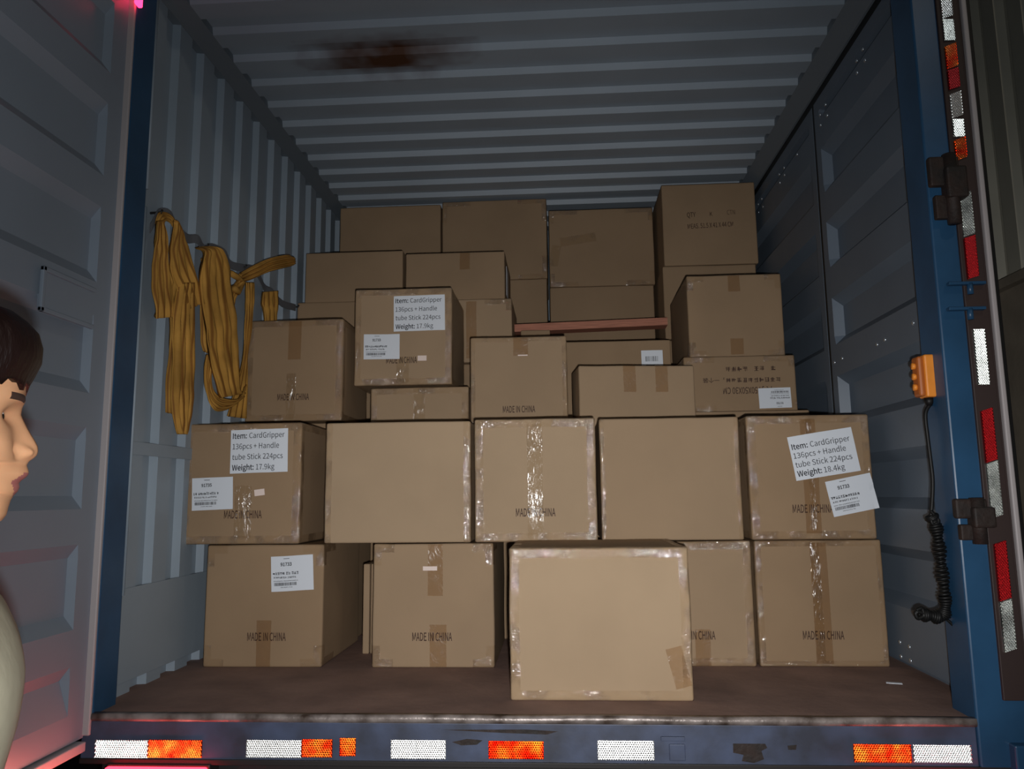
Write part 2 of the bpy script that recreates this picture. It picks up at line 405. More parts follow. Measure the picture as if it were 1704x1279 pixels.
G2 = 'cartons of the second row'
Z1, Z2 = 0.412, 0.826
Gx = px_box('second row carton by the left wall with a 17.9kg label', 305, 500, 702, 904, 0.56, z0=Z1, z1=Z2 + .004, m=2, depth=0.48, group=G2)
Gx.made(0.01, 0.10); Gx.seam(0.01, 0.02, 0.2, 0.06); Gx.big_label(432, 750, 0.205, 0.152, R_(1), '17.9kg'); Gx.code_label(354.5, 821, 0.147, 0.112, R_(2), '91735'); Gx.sticker(433, 819, 0.036, 0.022, R_(7))
Hx = px_box('wide blank carton in the second row, shiny tape down its right edge', 541, 783, 699, 893, 0.56, z0=Z1, z1=Z2, m=0, depth=0.41, group=G2, tape='sides', tw=.024)
Ix = px_box('middle carton of the second row with glossy tape round every edge', 790, 992, 692, 892, 0.56, z0=Z1, z1=Z2 + .003, m=0, depth=0.48, group=G2, tw=0.03)
Ix.made(0.0, 0.097); Ix.seam(0.0, 0.01, 0.40, 0.052)
Jx = px_box('wide blank carton in the second row, right of the glossy middle one', 999, 1233, 693, 887, 0.58, z0=Z1, z1=Z2, m=1, depth=0.41, group=G2, tape='sides', tw=.016)
Kx = px_box('second row carton at the right with a tilted 18.4kg label', 1246, 1452, 688, 889, 0.57, z0=Z1, z1=Z2, m=2, depth=0.48, group=G2)
Kx.made(0.0, 0.10); Kx.seam(0.0, 0.02, 0.40, 0.05, brown=True); Kx.seam(0.002, 0.03, 0.40, 0.02); Kx.big_label(1370, 755, 0.215, 0.148, R_(8.5), '18.4kg'); Kx.code_label(1417, 823, 0.152, 0.118, R_(11), '91733')

G3 = 'cartons of the third row'
Lx = px_box('carton standing behind the hanging straps, tape down its middle', 410, 570, 532, 693, 1.03, m=2, depth=0.41, group=G3, z0=0.882)
Lx.made(0.0, 0.10); Lx.seam(0.0, 0.26, Lx.h - .005, 0.055, brown=True); Lx.seam(-0.01, 0.01, 0.2, 0.04)
Mx = px_box('carton with a 17.9kg label perched above the second row', 590, 752, 480, 640, 1.1, m=1, depth=0.41, group=G3, z0=1.035)
Mx.made(-0.005, 0.105, ang=0); Mx.seam(0.0, 0.01, 0.12, 0.055); Mx.big_label(698, 521, 0.22, 0.155, R_(0.5), '17.9kg'); Mx.code_label(635.5, 577, 0.155, 0.108, R_(-0.5), '91733'); Mx.sticker(703, 596, 0.038, 0.022)
Nx = px_box('low carton right under the perched 17.9kg carton', 616, 780, 645, 780, 1.12, z0=0.62, z1=1.026, m=1, depth=0.41, group=G3)
Nx.seam(0.0, 0.01, 0.40, 0.05)
Px = px_box('carton with a strip of brown tape at its top edge, above the glossy middle one', 783, 944, 560, 720, 1.06, m=1, depth=0.37, group=G3, z0=0.832, tw=.02)
Px.made(0.0, 0.085); Px.seam(0.01, 0.31, Px.h - .004, 0.06, brown=True); Px.sticker(870, 591, 0.04, 0.005)
Qx = Carton('slightly turned carton lying low behind the second row, two tape ends on top', 0.078, 0.548, 1.0, 0.832, 1.08, depth=0.20, yaw=R_(7), m=1, tape=None, group=G3)
Qx.seam(-0.03, 0.14, 0.25, 0.05, brown=True); Qx.seam(0.10, 0.14, 0.25, 0.05, brown=True)
Rx = px_box('carton behind the turned one with a small white label', 925, 1118, 567, 690, 1.45, z0=0.86, m=2, depth=0.4, group=G3, tape=None)
_x, _z = Rx.loc(1085, 597)
lb = Rx.patch('shipping_label', _x, _z, 0.098, 0.08, WHITE_P, 0.002); lb['label'] = 'small white label'
_rn = random.Random(5)
Rx.write([('RECT', -.03 + i * .004, -.012, -.03 + i * .004 + _rn.choice([.001, .002]), .012) for i in range(15)] + [('RECT', -.03, -.033, .01, -.029)], _x, _z, INK, 0.0026, name='label_print', parent=lb)
Tx = px_box('carton printed upside down with 50X50X30 CM, white label at its corner', 1139, 1325, 592, 683, 1.225, m=2, depth=0.5, group=G3, z0=0.908, tape='corners')
def hanzi(x0, z0, n, s_, rnd, gaps=()):
    it = []
    for i in range(n):
        if i in gaps: continue
        c = x0 + i * s_ * 1.16
        for _ in range(4): b = z0 + rnd.random() * s_ * .88; it.append(('RECT', c + s_ * .05 * rnd.random(), b, c + s_ * (.8 + .15 * rnd.random()), b + s_ * .10))
        for _ in range(4): a = c + rnd.random() * s_ * .8; it.append(('RECT', a, z0 + s_ * .1 * rnd.random(), a + s_ * .11, z0 + s_ * (.75 + .25 * rnd.random())))
    return it
_r = random.Random(11)
_x, _z = Tx.loc(1230, 633)
its = hanzi(-.19, -.033, 1, .02, _r) + hanzi(-.15, -.033, 9, .021, _r, gaps=(4,)) + hanzi(-.195, .004 - .0, 11, .021, _r)
its = [i for i in its] 
Tx.write(hanzi(-.155, -.060, 9, .0205, _r, gaps=(1, 4,)), _x, _z, INK_B, 0.0013, R_(180))
Tx.write(hanzi(-.172, -.011, 10, .0200, _r), _x, _z, INK_B, 0.0013, R_(180))
Tx.write([('，一个装', 0.012, .062, -.011, .024, 1.0, 'l')], _x, _z, INK_B, 0.0013, R_(180))
Tx.write([('尺寸: 50X50X30 CM', 0.014, -.135, .030, .037, .66, 'l')], _x, _z, INK_B, 0.0013, R_(180))
_x, _z = Tx.loc(1290, 662)
Tx.code_label(1289, 662, 0.135, 0.086, R_(181), '91733')
Sx = px_box('brown carton standing on the upside down printed one', 1145, 1303, 457, 592, 1.27, m=2, depth=0.52, group=G3, z0=Tx.root.location.z + Tx.h + .005, tape='corners')
Sx.seam(-0.0, 0.29, Sx.h - .005, 0.05, brown=True); Sx.seam(0.0, 0.01, 0.08, 0.055, brown=True)
Ox = px_box('small carton peeping out right of the perched 17.9kg carton', 690, 852, 498, 603, 1.54, m=1, depth=0.42, group=G3, tape='corners')
Ox.seam(0.04, 0.02, .3, .05, brown=True)

G4 = 'cartons of the upper rows at the back'
Ux = px_box('carton at the left of the fourth row behind the straps', 508, 670, 420, 503, 1.60, m=2, depth=0.45, group=G4, tape=None)
Vx = px_box('fourth row carton right of centre left, brown tape at its top edge', 675, 840, 420, 503, 1.60, m=2, depth=0.45, group=G4, tape=None, z0=None)
Vx.root['label'] = 'fourth row carton with a white label on its right side'
Vx.seam(0.05, Vx.h - .09, Vx.h - .004, 0.05, brown=True)
mb = MB().box(Vx.w / 2 + .0045, Vx.w / 2 + .006, -.18, -.06, .04, .19); lb = mb.build('shipping_label', WHITE_P, Vx.root)
U0 = Carton('carton by the left wall, under the fourth row and mostly hidden', -1.295, -0.775, 1.585, 1.08, atY(500, 503, 1.585).z - .002, m=2, depth=0.46, group=G4, tape=None)
for o_, zt in ((Ux, U0.root.location.z + U0.h), (Vx, Ox.root.location.z + Ox.h)):
    o_.root.location.z = zt + .002
W1 = px_box('top row carton at the far left under the roof', 565, 733, 343, 480, 2.10, m=2, depth=0.5, group=G4, tape=None, z0=1.78)
W2 = px_box('tallest top row carton between the far left and the taped one', 736, 910, 335, 465, 2.10, m=2, depth=0.5, group=G4, tape='corners', z0=1.76)
W3 = px_box('top row carton with a shiny smear of tape on its front', 914, 1088, 345, 473, 2.10, m=2, depth=0.5, group=G4, tape='corners')
W3.patch('loose_clear_tape', -0.13, 0.27, 0.2, 0.05, SEAM_C, 0.004, R_(8), n=(8, 4), crumple=.006)
W3.patch('loose_clear_tape', -0.26, 0.18, 0.05, 0.12, SEAM_C, 0.004, R_(-10), n=(4, 8), crumple=.006)
X1b = px_box('highest carton at the right under the roof with faint QTY print', 1103, 1259, 305, 440, 1.88, m=2, depth=0.5, group=G4, tape=None)
_x, _z = X1b.loc(1181, 357)
for it_ in (('QTY', 0.01, -.12, -.008, .036, .7, 'l'), ('K', 0.01, .0, -.008, .03, .8, 'l'), ('CTN', -0.004, .09, -.006, .034, .7, 'l'), ('MEAS. 51.5 X 41 X 44 CM', 0.01, -.12, -.072, .036, .62, 'l')): X1b.write([it_], _x, _z, INK_B, 0.0013, R_(1.5))
X2b = px_box('carton carrying the highest one by the right wall', 1105, 1261, 441, 560, 1.88, m=2, depth=0.5, group=G4, tape=None, z0=1.36)
X1b.root.location.z = X2b.root.location.z + X2b.h + .003
W2b = px_box('carton under the tallest top row carton, showing only its right end', 736, 911, 466, 590, 2.10, m=2, depth=0.5, group=G4, tape=None, z0=1.37); W2.root.location.z = W2b.root.location.z + W2b.h + .002
W3b = px_box('carton under the one with the shiny tape smear, behind the plank', 916, 1090, 476, 590, 2.10, m=2, depth=0.5, group=G4, tape=None, z0=1.36); W3.root.location.z = W3b.root.location.z + W3b.h + .002

# hidden cartons that carry the ones in view
GS = 'carrying cartons deep in the stack'
def carry(X0, X1, Y, tops, depth=.42, lab='carton deep in the stack, hidden behind the front rows', m=2):
    z = 0.0
    for t in tops:
        Carton(lab, X0, X1, Y, z, t - .002, depth=depth, m=m, tape=None, group=GS); z = t
carry(-1.28, -0.84, 1.09, (.44, .880), depth=.44)
carry(-0.80, -0.37, 1.14, (.618,), depth=.40)
carry(-0.34, 0.05, 1.09, (.415, .830), depth=.35)
carry(0.085, 0.535, 1.09, (.415, .830), depth=.33)
carry(0.56, 1.03, 1.15, (.45, .906), depth=.5)
carry(0.085, 0.535, 1.47, (.43, .858), depth=.4)
carry(-0.67, -0.23, 1.575, (.60, Ox.root.location.z), depth=.40)
carry(-1.28, -0.75, 1.60, (.54, 1.078), depth=.46)
carry(-1.26, -0.68, 2.12, (.60, 1.20, 1.778), depth=.5)
carry(-0.66, -0.06, 2.12, (.68, 1.368), depth=.5)
carry(-0.04, 0.54, 2.12, (.68, 1.358), depth=.5)
carry(0.57, 1.05, 1.90, (.68, 1.358), depth=.48)

# carton edges seen in the gap between the two left floor cartons
g1 = Carton('carton edge showing in the gap beside the tape-ended carton, deeper in', FX(606, 1000, .98) , FX(606, 1000, .98) + .07, .98, 0.0, 0, m=1) if False else None
fl = MB().box(-0.012, 0.012, 0, 0.30, 0, 0.0, 0) if False else None
p0 = atY(604, 1000, 0.80); 
fb = empty('flattened_carton', (p0.x + .012, 0.80, 0.0)); tag(fb, 'flattened carton standing on edge left of the tape-ended floor carton', 'cardboard sheet')
zt = atY(608, 938, 0.80).z
MB().box(-.012, .012, 0, .24, 0.0, zt, 0.004).build('folded_board', CARD[1], fb); MB().box(.016, .03, .004, .235, 0.0, zt + .0, 0.004).build('folded_board', CARD[1], fb)

# plank wedged across the gap
Yp = 1.70
a, b = atY(862, 545.5, Yp), atY(1115, 534, Yp)
pl = MB(); hh = 0.019
v = []
for (p, x) in ((a, -0.235), (b, 0.545)):
    zz = a.z + (b.z - a.z) * (x - a.x) / (b.x - a.x)
    for dy in (0, .09):
        for dz in (-hh, hh): v.append((x, Yp + dy, zz + dz))
pl.add(v, [(0, 1, 3, 2), (4, 6, 7, 5), (0, 4, 5, 1), (2, 3, 7, 6), (0, 2, 6, 4), (1, 5, 7, 3)])
plank = pl.build('wooden_plank', mat('pink_wood', (0.50, 0.20, 0.125), 0.7, var=0.35, vscale=5, stretch=(2, 30, 40)), smooth=False)
tag(plank, 'reddish wooden plank lying across the gap in front of the back cartons', 'plank')
zl = v[0][2]
Carton('carton under the left end of the reddish plank', -0.185, -0.04, 1.66, zl - .30, zl - .001, depth=.3, m=2, tape=None, group=GS)
carry(-0.185, -0.04, 1.66, (.55, zl - .302), depth=.3)

# ---------------------------------------------------------------- truck body
XL, XR, ZC = -1.305, 1.085, 2.25
YE = 2.75
def struct(o, label=None): tag(o, label, kind='structure'); return o
def sheet(name, path, ext0, ext1, fn, m, thick=0.003):
    v = []; f = []
    for (s_, d) in path: v += [fn(s_, d, ext0), fn(s_, d, ext1)]
    for i in range(len(path) - 1): f.append((2 * i, 2 * i + 1, 2 * i + 3, 2 * i + 2))
    return solid(mesh(name, v, f, m), thick)
def corr(s0, s1, pitch, depth, phase, rise=0.012, flat_in=0.075):
    """(s, d): d = 0 on the inner crests, d = depth in the outer valleys; the camera-facing slope starts at phase + k pitch"""
    P = []; k = math.floor((s0 - phase) / pitch) - 1
    while phase + k * pitch < s1 + pitch:
        a = phase + k * pitch
        P += [(a, depth), (a + rise, 0), (a + rise + flat_in, 0), (a + 2 * rise + flat_in, depth)]; k += 1
    P = [(max(s0, min(s1, s_)), d) for (s_, d) in P if s0 - pitch < s_ < s1 + pitch]
    out = []
    for p in P:
        if not out or p[0] > out[-1][0] + 1e-6: out.append(p)
    return out
PIT, DEP = 0.1785, 0.027
lw = sheet('wall_left', corr(0.0, YE, PIT, DEP, 0.338, rise=.006, flat_in=.083), 0.0, 2.30, lambda s_, d, e: (XL - d, s_, e), WALLP)
struct(lw)
# ceiling with a rust stain
CEIL = mat('grey_blue_roof_paint', (0.32, 0.37, 0.425), 0.5, var=0.12, vscale=2.5)
def add_stain(m, cx, cy, sx, sy):
    nt = m.node_tree; b = nt.nodes['Principled BSDF']; L = nt.links.new
    old = b.inputs['Base Color'].links[0].from_socket
    tc = nt.nodes.new('ShaderNodeTexCoord'); mp = nt.nodes.new('ShaderNodeMapping')
    mp.inputs['Location'].default_value = (-cx / sx, -cy / sy, 0); mp.inputs['Scale'].default_value = (1 / sx, 1 / sy, 0)
    ln = nt.nodes.new('ShaderNodeVectorMath'); ln.operation = 'LENGTH'
    nz = nt.nodes.new('ShaderNodeTexNoise'); nz.inputs['Scale'].default_value = 9
    ad = nt.nodes.new('ShaderNodeMath'); ad.operation = 'MULTIPLY_ADD'; ad.inputs[1].default_value = 1.1
    rp = nt.nodes.new('ShaderNodeValToRGB'); rp.color_ramp.elements[0].position = 0.42; rp.color_ramp.elements[0].color = (1, 1, 1, 1)
    rp.color_ramp.elements[1].position = 0.90; rp.color_ramp.elements[1].color = (0, 0, 0, 1)
    mx = nt.nodes.new('ShaderNodeMix'); mx.data_type = 'RGBA'; mx.inputs[7].default_value = (0.075, 0.028, 0.012, 1)
    hf = nt.nodes.new('ShaderNodeMath'); hf.operation = 'MULTIPLY'; hf.inputs[1].default_value = 0.5
    L(tc.outputs['Object'], mp.inputs[0]); L(mp.outputs[0], ln.inputs[0]); L(tc.outputs['Object'], nz.inputs['Vector'])
    L(nz.outputs['Fac'], ad.inputs[0]); L(ln.outputs['Value'], ad.inputs[2]); L(ad.outputs[0], hf.inputs[0]); L(hf.outputs[0], rp.inputs[0]); L(rp.outputs[0], mx.inputs[0])
    L(old, mx.inputs[6]); L(mx.outputs[2], b.inputs['Base Color'])
st = atZ(640, 98, ZC); add_stain(CEIL, st.x, st.y, 0.30, 0.15)
XcL, XcR = -1.24, 1.02
ce = sheet('ceiling', corr(0.0, YE, PIT, DEP, 0.0 + 0.445, rise=.008, flat_in=.08), XcL, XcR, lambda s_, d, e: (e, s_, ZC + d), CEIL); struct(ce)
# roof rails (chamfered)
struct(MB().prism([(XL - .04, 2.222), (XL + .004, 2.222), (XcL, ZC - .002), (XcL, 2.33), (XL - .04, 2.33)], 1, 0.10, YE).build('trim_1', mat('roof_rail_paint', (0.16, 0.19, 0.22), .5), None))
struct(MB().prism([(XR + .04, 2.205), (XR - .004, 2.205), (XcR, ZC - .002), (XcR, 2.33), (XR + .04, 2.33)], 1, 0.10, YE).build('trim_2', MATS['roof_rail_paint'], None))
# kick panel and rub rail of the left wall
struct(MB().box(XL, XL + .006, .12, YE, .035, .307, .001).build('trim_3', WALLP))
struct(MB().box(XL, XL + .007, .12, YE, .705, .745, .001).build('trim_4', WALLP))
struct(MB().box(-1.36, 1.14, YE, YE + .02, 0, 2.33).build('wall_back', WALLP))
struct(MB().box(-1.35, 1.13, 0.012, YE, -.05, 0.0).build('floor', FLOORM))
# right wall: two side door leaves with horizontal corrugation
def hcorr(z0, z1, phase, pitch=0.312, wide=.12, slope=.035, depth=.038):
    P = [(z0, 0)]; k = -1
    while phase + k * pitch < z1:
        a = phase + k * pitch
        for p in ((a, 0), (a + slope, depth), (a + slope + wide, depth), (a + 2 * slope + wide, 0)):
            if z0 < p[0] < z1: P.append(p)
        k += 1
    P.append((z1, 0)); return P
def leaf(name, fn, L0, L1, z0, z1, m, fr=0.05, phase=.27, depth=.038, cap=.012, pitch=.312, wide=.12):
    """door leaf in local (along, out, up): frame flat at d = 0, panel recessed by the corrugation"""
    prof = hcorr(z0 + fr, z1 - fr, phase, depth=depth, pitch=pitch, wide=wide); v = []; f = []
    cols = [L0, L0 + fr, L0 + fr + cap, L1 - fr - cap, L1 - fr, L1]
    rows = [(z0, 0)] + prof + [(z1, 0)]
    for (z, d) in rows:
        for i, c in enumerate(cols): v.append(fn(c, d if i in (2, 3) else 0.0, z))
    n = len(cols)
    for j in range(len(rows) - 1):
        for i in range(n - 1): a = j * n + i; f.append((a, a + 1, a + n + 1, a + n))
    return solid(mesh(name, v, f, m), .003)
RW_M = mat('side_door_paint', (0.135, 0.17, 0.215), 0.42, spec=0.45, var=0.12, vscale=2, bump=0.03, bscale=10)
zr = 2.165
def seg(name, L0, L1, ph):
    d = empty(name, (0, 0, 0)); struct(d)
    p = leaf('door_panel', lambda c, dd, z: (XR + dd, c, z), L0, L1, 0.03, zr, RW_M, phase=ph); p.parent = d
    return d
d3 = seg('door_3', 0.12, 1.005, .20); d4 = seg('door_4', 1.03, YE - .02, .20)
struct(MB().box(XR + .0, XR + .03, 1.0, 1.035, .0, zr).build('trim_5', BLACK))
struct(MB().box(XR + .004, XR + .04, 0.12, YE, zr, 2.205).build('trim_6', BLACK))
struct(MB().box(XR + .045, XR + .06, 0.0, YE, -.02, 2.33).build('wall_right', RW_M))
# bolt heads on the side doors
BOLT = mat('bright_bolt', (0.55, 0.6, 0.65), 0.25, metal=0.8)
def bolts(parent, pts):
    for (x, y) in pts:
        p = atX(x, y, XR); mb = MB(); n = 10
        mb.tube([p + Vector((0.002, 0, 0)), p + Vector((-.003, 0, 0)), p + Vector((-.005, 0, 0))], [.008, .008, .004], n)
        mb.build('bolt', BOLT, parent, smooth=True)
bolts(d3, [(1436, 82), (1426, 101), (1440, 100), (1427, 121), (1374, 174), (1365, 191), (1377, 192), (1366, 208), (1389, 603), (1402, 596), (1460, 573), (1473, 565), (1520, 537)])
bolts(d4, [(1305, 279), (1297, 290), (1306, 291), (1298, 304), (1327, 257), (1268, 331), (1262, 340), (1270, 344), (1263, 353)])
bolts(d3, [(1498, 1068), (1514, 1076), (1500, 1092), (1516, 1099)])

# corner posts
struct(MB().box(-1.345, -1.262, 0.0, 0.11, -.02, 2.33, .004).build('trim_7', BLUEP))
struct(MB().box(-1.345, -1.290, 0.11, 0.16, -.0, 2.33, .004).build('trim_8', BLUEP))
struct(MB().tube([(-1.289, 0.158, 0.29), (-1.289, 0.158, 1.48)], .005, 8).tube([(-1.289, 0.158, 1.54), (-1.289, 0.158, 2.2)], .005, 8).build('trim_9', WALLP, smooth=True))
struct(MB().box(1.020, 1.145, -0.003, 0.12, -.13, 2.33, .005).build('trim_10', BLUEP))
struct(MB().box(-1.345, 1.145, -.005, 0.10, 2.235 + .1, 2.45, .005).build('trim_11', BLUEP))

# rear sill and crossbeam
sill = MB()
n = 60
for i in range(n + 1):
    x = -1.262 + i * (1.02 + 1.262) / n; dz = .003 * noise.noise(Vector((x * 4, 0, 0))); dy = .004 * noise.noise(Vector((x * 6, 3, 0)))
    sill.v += [Vector((x, 0.012, .006 + dz * .5)), Vector((x, -0.005 + dy, .005 + dz)), Vector((x, -.007 + dy, -.006 + dz)), Vector((x, -.004, -.014)), Vector((x, 0.012, -.016))]
for i in range(n):
    for j in range(5): a, b_ = i * 5 + j, i * 5 + (j + 1) % 5; sill.f.append((a, b_, b_ + 5, a + 5))
sill.f += [(0, 1, 2, 3, 4), tuple(n * 5 + k for k in (4, 3, 2, 1, 0))]
struct(sill.build('trim_13', WORN, smooth=True))
beam = empty('rear_crossbeam', (-0.1, 0, -.06)); tag(beam, 'battered blue steel crossbeam with reflective strips under the sill', 'crossbeam')
ol = beam.location
def bpart(mb, name, m, smooth=False):
    for q in mb.v: q -= ol
    return mb.build(name, m, beam, smooth)
bpart(MB().box(-1.29, 1.018, 0.0, 0.07, -.118, -.014, .003), 'beam', SILLP)
bpart(MB().box(-1.29, 1.15, -0.004, 0.02, -.122, -.108, .002), 'lower_flange', DARK)
# dents, rust patches, bracket
bpart(MB().box(.26, .30, -.006, .0, -.10, -.06, .002).box(.24, .30, -.008, .0, -.052, -.042, .001), 'bracket', SILLP)
bpart(MB().add([(.42, -.002, -.058), (.50, -.002, -.058), (.505, -.002, -.068), (.49, -.002, -.075), (.495, -.002, -.095), (.47, -.002, -.104), (.44, -.002, -.10), (.445, -.002, -.085), (.42, -.002, -.08)], [tuple(range(9))]), 'rust_patch', RUST)
bpart(MB().add([(.555, -.002, -.062), (.578, -.002, -.06), (.575, -.002, -.072), (.556, -.002, -.072)], [(0, 1, 2, 3)]), 'rust_patch', RUST)
bpart(MB().add([(-.22 - .1, -.002, -.03), (-.1, -.002, -.028), (-.02, -.002, -.032), (-.05, -.002, -.04), (-.16, -.002, -.037)], [tuple(range(5))]), 'rust_patch', RUST)
bpart(MB().add([(-.295, -.002, -.06), (-.255, -.002, -.052), (-.215, -.002, -.055), (-.23, -.002, -.066), (-.27, -.002, -.068)], [tuple(range(5))]), 'rust_patch', RUST)
RW_ = mat('white_reflective_tape', (0.98, 0.98, 0.97), 0.20, metal=1.0, var=0.04, vscale=30)
RWD = mat('dirty_white_reflective_tape', (0.88, 0.90, 0.87), 0.24, metal=1.0, var=0.35, vscale=28)
RR_ = mat('red_reflective_tape', (0.97, 0.10, 0.05), 0.22, metal=1.0, var=0.3, vscale=24, var2=(1.0, 0.52, 0.18))  # orange patches in the colour stand in for overexposed glare
RDK = mat('dark_red_reflective_tape', (0.55, 0.08, 0.09), 0.35, metal=1.0)
def prisms(W, H, cell=.006):
    """the moulded corner prisms of reflective tape: (u, v, depth) vertices and faces over W x H"""
    v = []; f = []; nr = max(1, round(H / (cell * .866))); hh = H / nr; nc_ = max(1, round(W / cell)); cw = W / nc_; dp = cell / math.sqrt(6)
    for r in range(nr):
        for c in range(-1, nc_ * 2 + 1):
            x = c * cw / 2; up = (c + r) % 2 == 0
            if up: t = [(x, r * hh), (x + cw, r * hh), (x + cw / 2, (r + 1) * hh)]
            else: t = [(x, (r + 1) * hh), (x + cw / 2, r * hh), (x + cw, (r + 1) * hh)]
            t = [(max(0, min(W, a)), b) for a, b in t]
            g = (sum(q[0] for q in t) / 3, sum(q[1] for q in t) / 3); k = len(v)
            if max(q[0] for q in t) - min(q[0] for q in t) < cw * .4: continue
            v += [(*q, 0) for q in t] + [(g[0], g[1], dp)]
            f += [(k, k + 1, k + 3), (k + 1, k + 2, k + 3), (k + 2, k, k + 3)]
    return v, f
def strip(x0, x1, y0, y1, m, lab):
    a, b_ = atY(x0, y0, 0), atY(x1, y1, 0)
    v, f = prisms(b_.x - a.x, a.z - b_.z)
    mb = MB().box(a.x, b_.x, -.001, .0, b_.z, a.z); mb.add([(a.x + p[0], -.0042 + p[2], b_.z + p[1]) for p in v], f)
    for q in mb.v: q -= ol
    o = mesh('reflective_strip', mb.v, mb.f, m, beam); o['label'] = lab
strip(160, 247, 1230, 1260, RWD, 'dirty white reflective strip'); strip(248, 336, 1230, 1260, RR_, 'red reflective strip')
strip(411, 502, 1230, 1260, RW_, 'white reflective strip'); strip(503, 553, 1229, 1259, RR_, 'red reflective strip'); strip(566, 592, 1227, 1257, RR_, 'red reflective strip')
strip(651, 742, 1230, 1262, RW_, 'white reflective strip'); strip(813, 905, 1232, 1262, RR_, 'red reflective strip')
strip(994, 1089, 1231, 1264, RW_, 'white reflective strip'); strip(1419, 1517, 1237, 1268, RR_, 'red reflective strip'); strip(1518, 1617, 1238, 1268, RW_, 'white reflective strip')
struct(MB().box(-1.28, 1.14, 0.09, 2.7, -.24, -.06).build('trim_14', DARK))

p_ = atZ(1488, 1137, 0.0); sc_ = MB().box(-.022, .022, -.008, .008, .0005, .003, .001).build('paper_scrap', WHITE_P); sc_.location = p_; sc_.rotation_euler = (0, 0, -.3)
tag(sc_, 'tiny pale scrap lying on the floor right of the cartons', 'paper scrap')
# tail lamps
def lens(name, emit, estr): return mat(name, (0.5, 0.01, 0.01), 0.25, emit=emit, estr=estr)
def tail_lamp(x0, x1, z0, z1, hot, lab, e):
    cx = (x0 + x1) / 2; t = empty('tail_lamp', (cx, -.01, z0)); tag(t, lab, 'tail light', 'tail lamps under the crossbeam')
    MB().box(x0 - cx, x1 - cx, .0, .06, 0, z1 - z0, .004).build('housing', DARK, t)
    MB().box(x0 - cx + .004, x1 - cx - .004, -.02, .0, .004, z1 - z0 - .004, .006).build('lens', lens('red_lens_' + str(int(e)), (1, 0.015, 0.03), e), t)
    if hot: MB().box(hot[0] - cx, hot[1] - cx, -.024, -.018, .008, z1 - z0 - .008, .003).build('bulb_window', mat('hot_bulb', (1, .5, .4), .3, emit=(1, 0.30, 0.22), estr=40), t)
tail_lamp(-1.21, -.93, -.215, -.119, (-1.11, -1.0), 'lit red tail lamp below the left end of the crossbeam', 11)
tail_lamp(.74, 1.02, -.225, -.126, (.84, .90), 'red tail lamp below the right end of the crossbeam', 7)
# marker lamp at the top of the left post
mk = empty('marker_lamp', (-1.250, -.02, 2.05)); tag(mk, 'small red marker lamp at the top of the left post', 'marker light')
MB().box(-.007, .007, -.008, .02, 0, .06, .004).build('lens', mat('marker_lens', (.6, .02, .05), .3, emit=(1, .02, .08), estr=7), mk)

# stuff under the beam
sp = empty('spare_wheel', (-.70, .10, -.42)); tag(sp, 'pale spare wheel hung below the left half of the crossbeam', 'wheel')
mb = MB(); nn = 32
mb.tube([Vector((math.cos(2 * math.pi * i / nn) * .20, .03, math.sin(2 * math.pi * i / nn) * .2 + .08)) for i in range(nn + 1)], .022, 8, False).build('tyre', BLACK, sp, True)
MB().tube([(0, .035, .08), (0, .05, .08)], .195, 32).build('wheel_disc', mat('cream_paint', (.5, .47, .38), .6), sp)
mb = MB().box(-.06, .06, .0, .05, -.28, .0, .004); o = mb.build('mud_flap_bracket', DARK); o.location = (-.38, .10, -.14); tag(o, 'dark steel bracket hanging under the crossbeam right of the spare wheel', 'bracket')

# ---------------------------------------------------------------- left rear door, opened towards the camera
d1 = empty('door_1', (-1.275, 0, 0)); struct(d1)
dl = leaf('door_panel', lambda c, dd, z: (-1.283 + .0 + 1.275 - dd, -c, z), 0.006, 1.17, -.055, 2.40, DOORP, fr=.072, phase=.233, depth=.026, pitch=.312, wide=.15, cap=.004); dl.parent = d1
o = MB().box(-.012, .012, -.010, .0, -.05, 2.40, .003).build('door_seal', RUBBER, d1)
o = MB().box(-.11, -.062, -1.18, -.004, -.065, 2.42, .004).build('outer_skin', BLUEP, d1)
mb = MB().box(-.05, .012, -1.18, -.02, -.085, -.060, .003); mb.build('bottom_rail', mat('pale_grey_paint', (.42, .42, .44), .4), d1)
# latch plate recess outlined on the door
pts = [atX(62, 447, -1.283), atX(150, 480, -1.283), atX(146, 548, -1.283), atX(59, 523, -1.283)]
ys = (min(p.y for p in pts), max(p.y for p in pts)); zs = (.57 + (pts[1].z - .57) , pts[2].z)
ff = MB()
y0_, y1_, z1_, z0_ = ys[0], ys[1], zs[0], zs[1]
ff.box(.0, .010, y0_, y1_, z1_ - .012, z1_, .002).box(.0, .010, y0_, y1_, z0_, z0_ + .012, .002).box(.0, .010, y0_, y0_ + .012, z0_, z1_, .002).box(-.01, .004, y0_ + .01, y1_, z0_ + .01, z1_ - .01, .001)
ff.build('latch_plate', DOORP, d1)
BOLT2 = BOLT
for (x, y) in ((94, 494), (132, 492), (133, 523)):
    p = atX(x, y, -1.281); MB().tube([p + Vector((.002, 0, 0)) - d1.location, p + Vector((.008, 0, 0)) - d1.location], .006, 8).build('bolt', BOLT, d1, True)

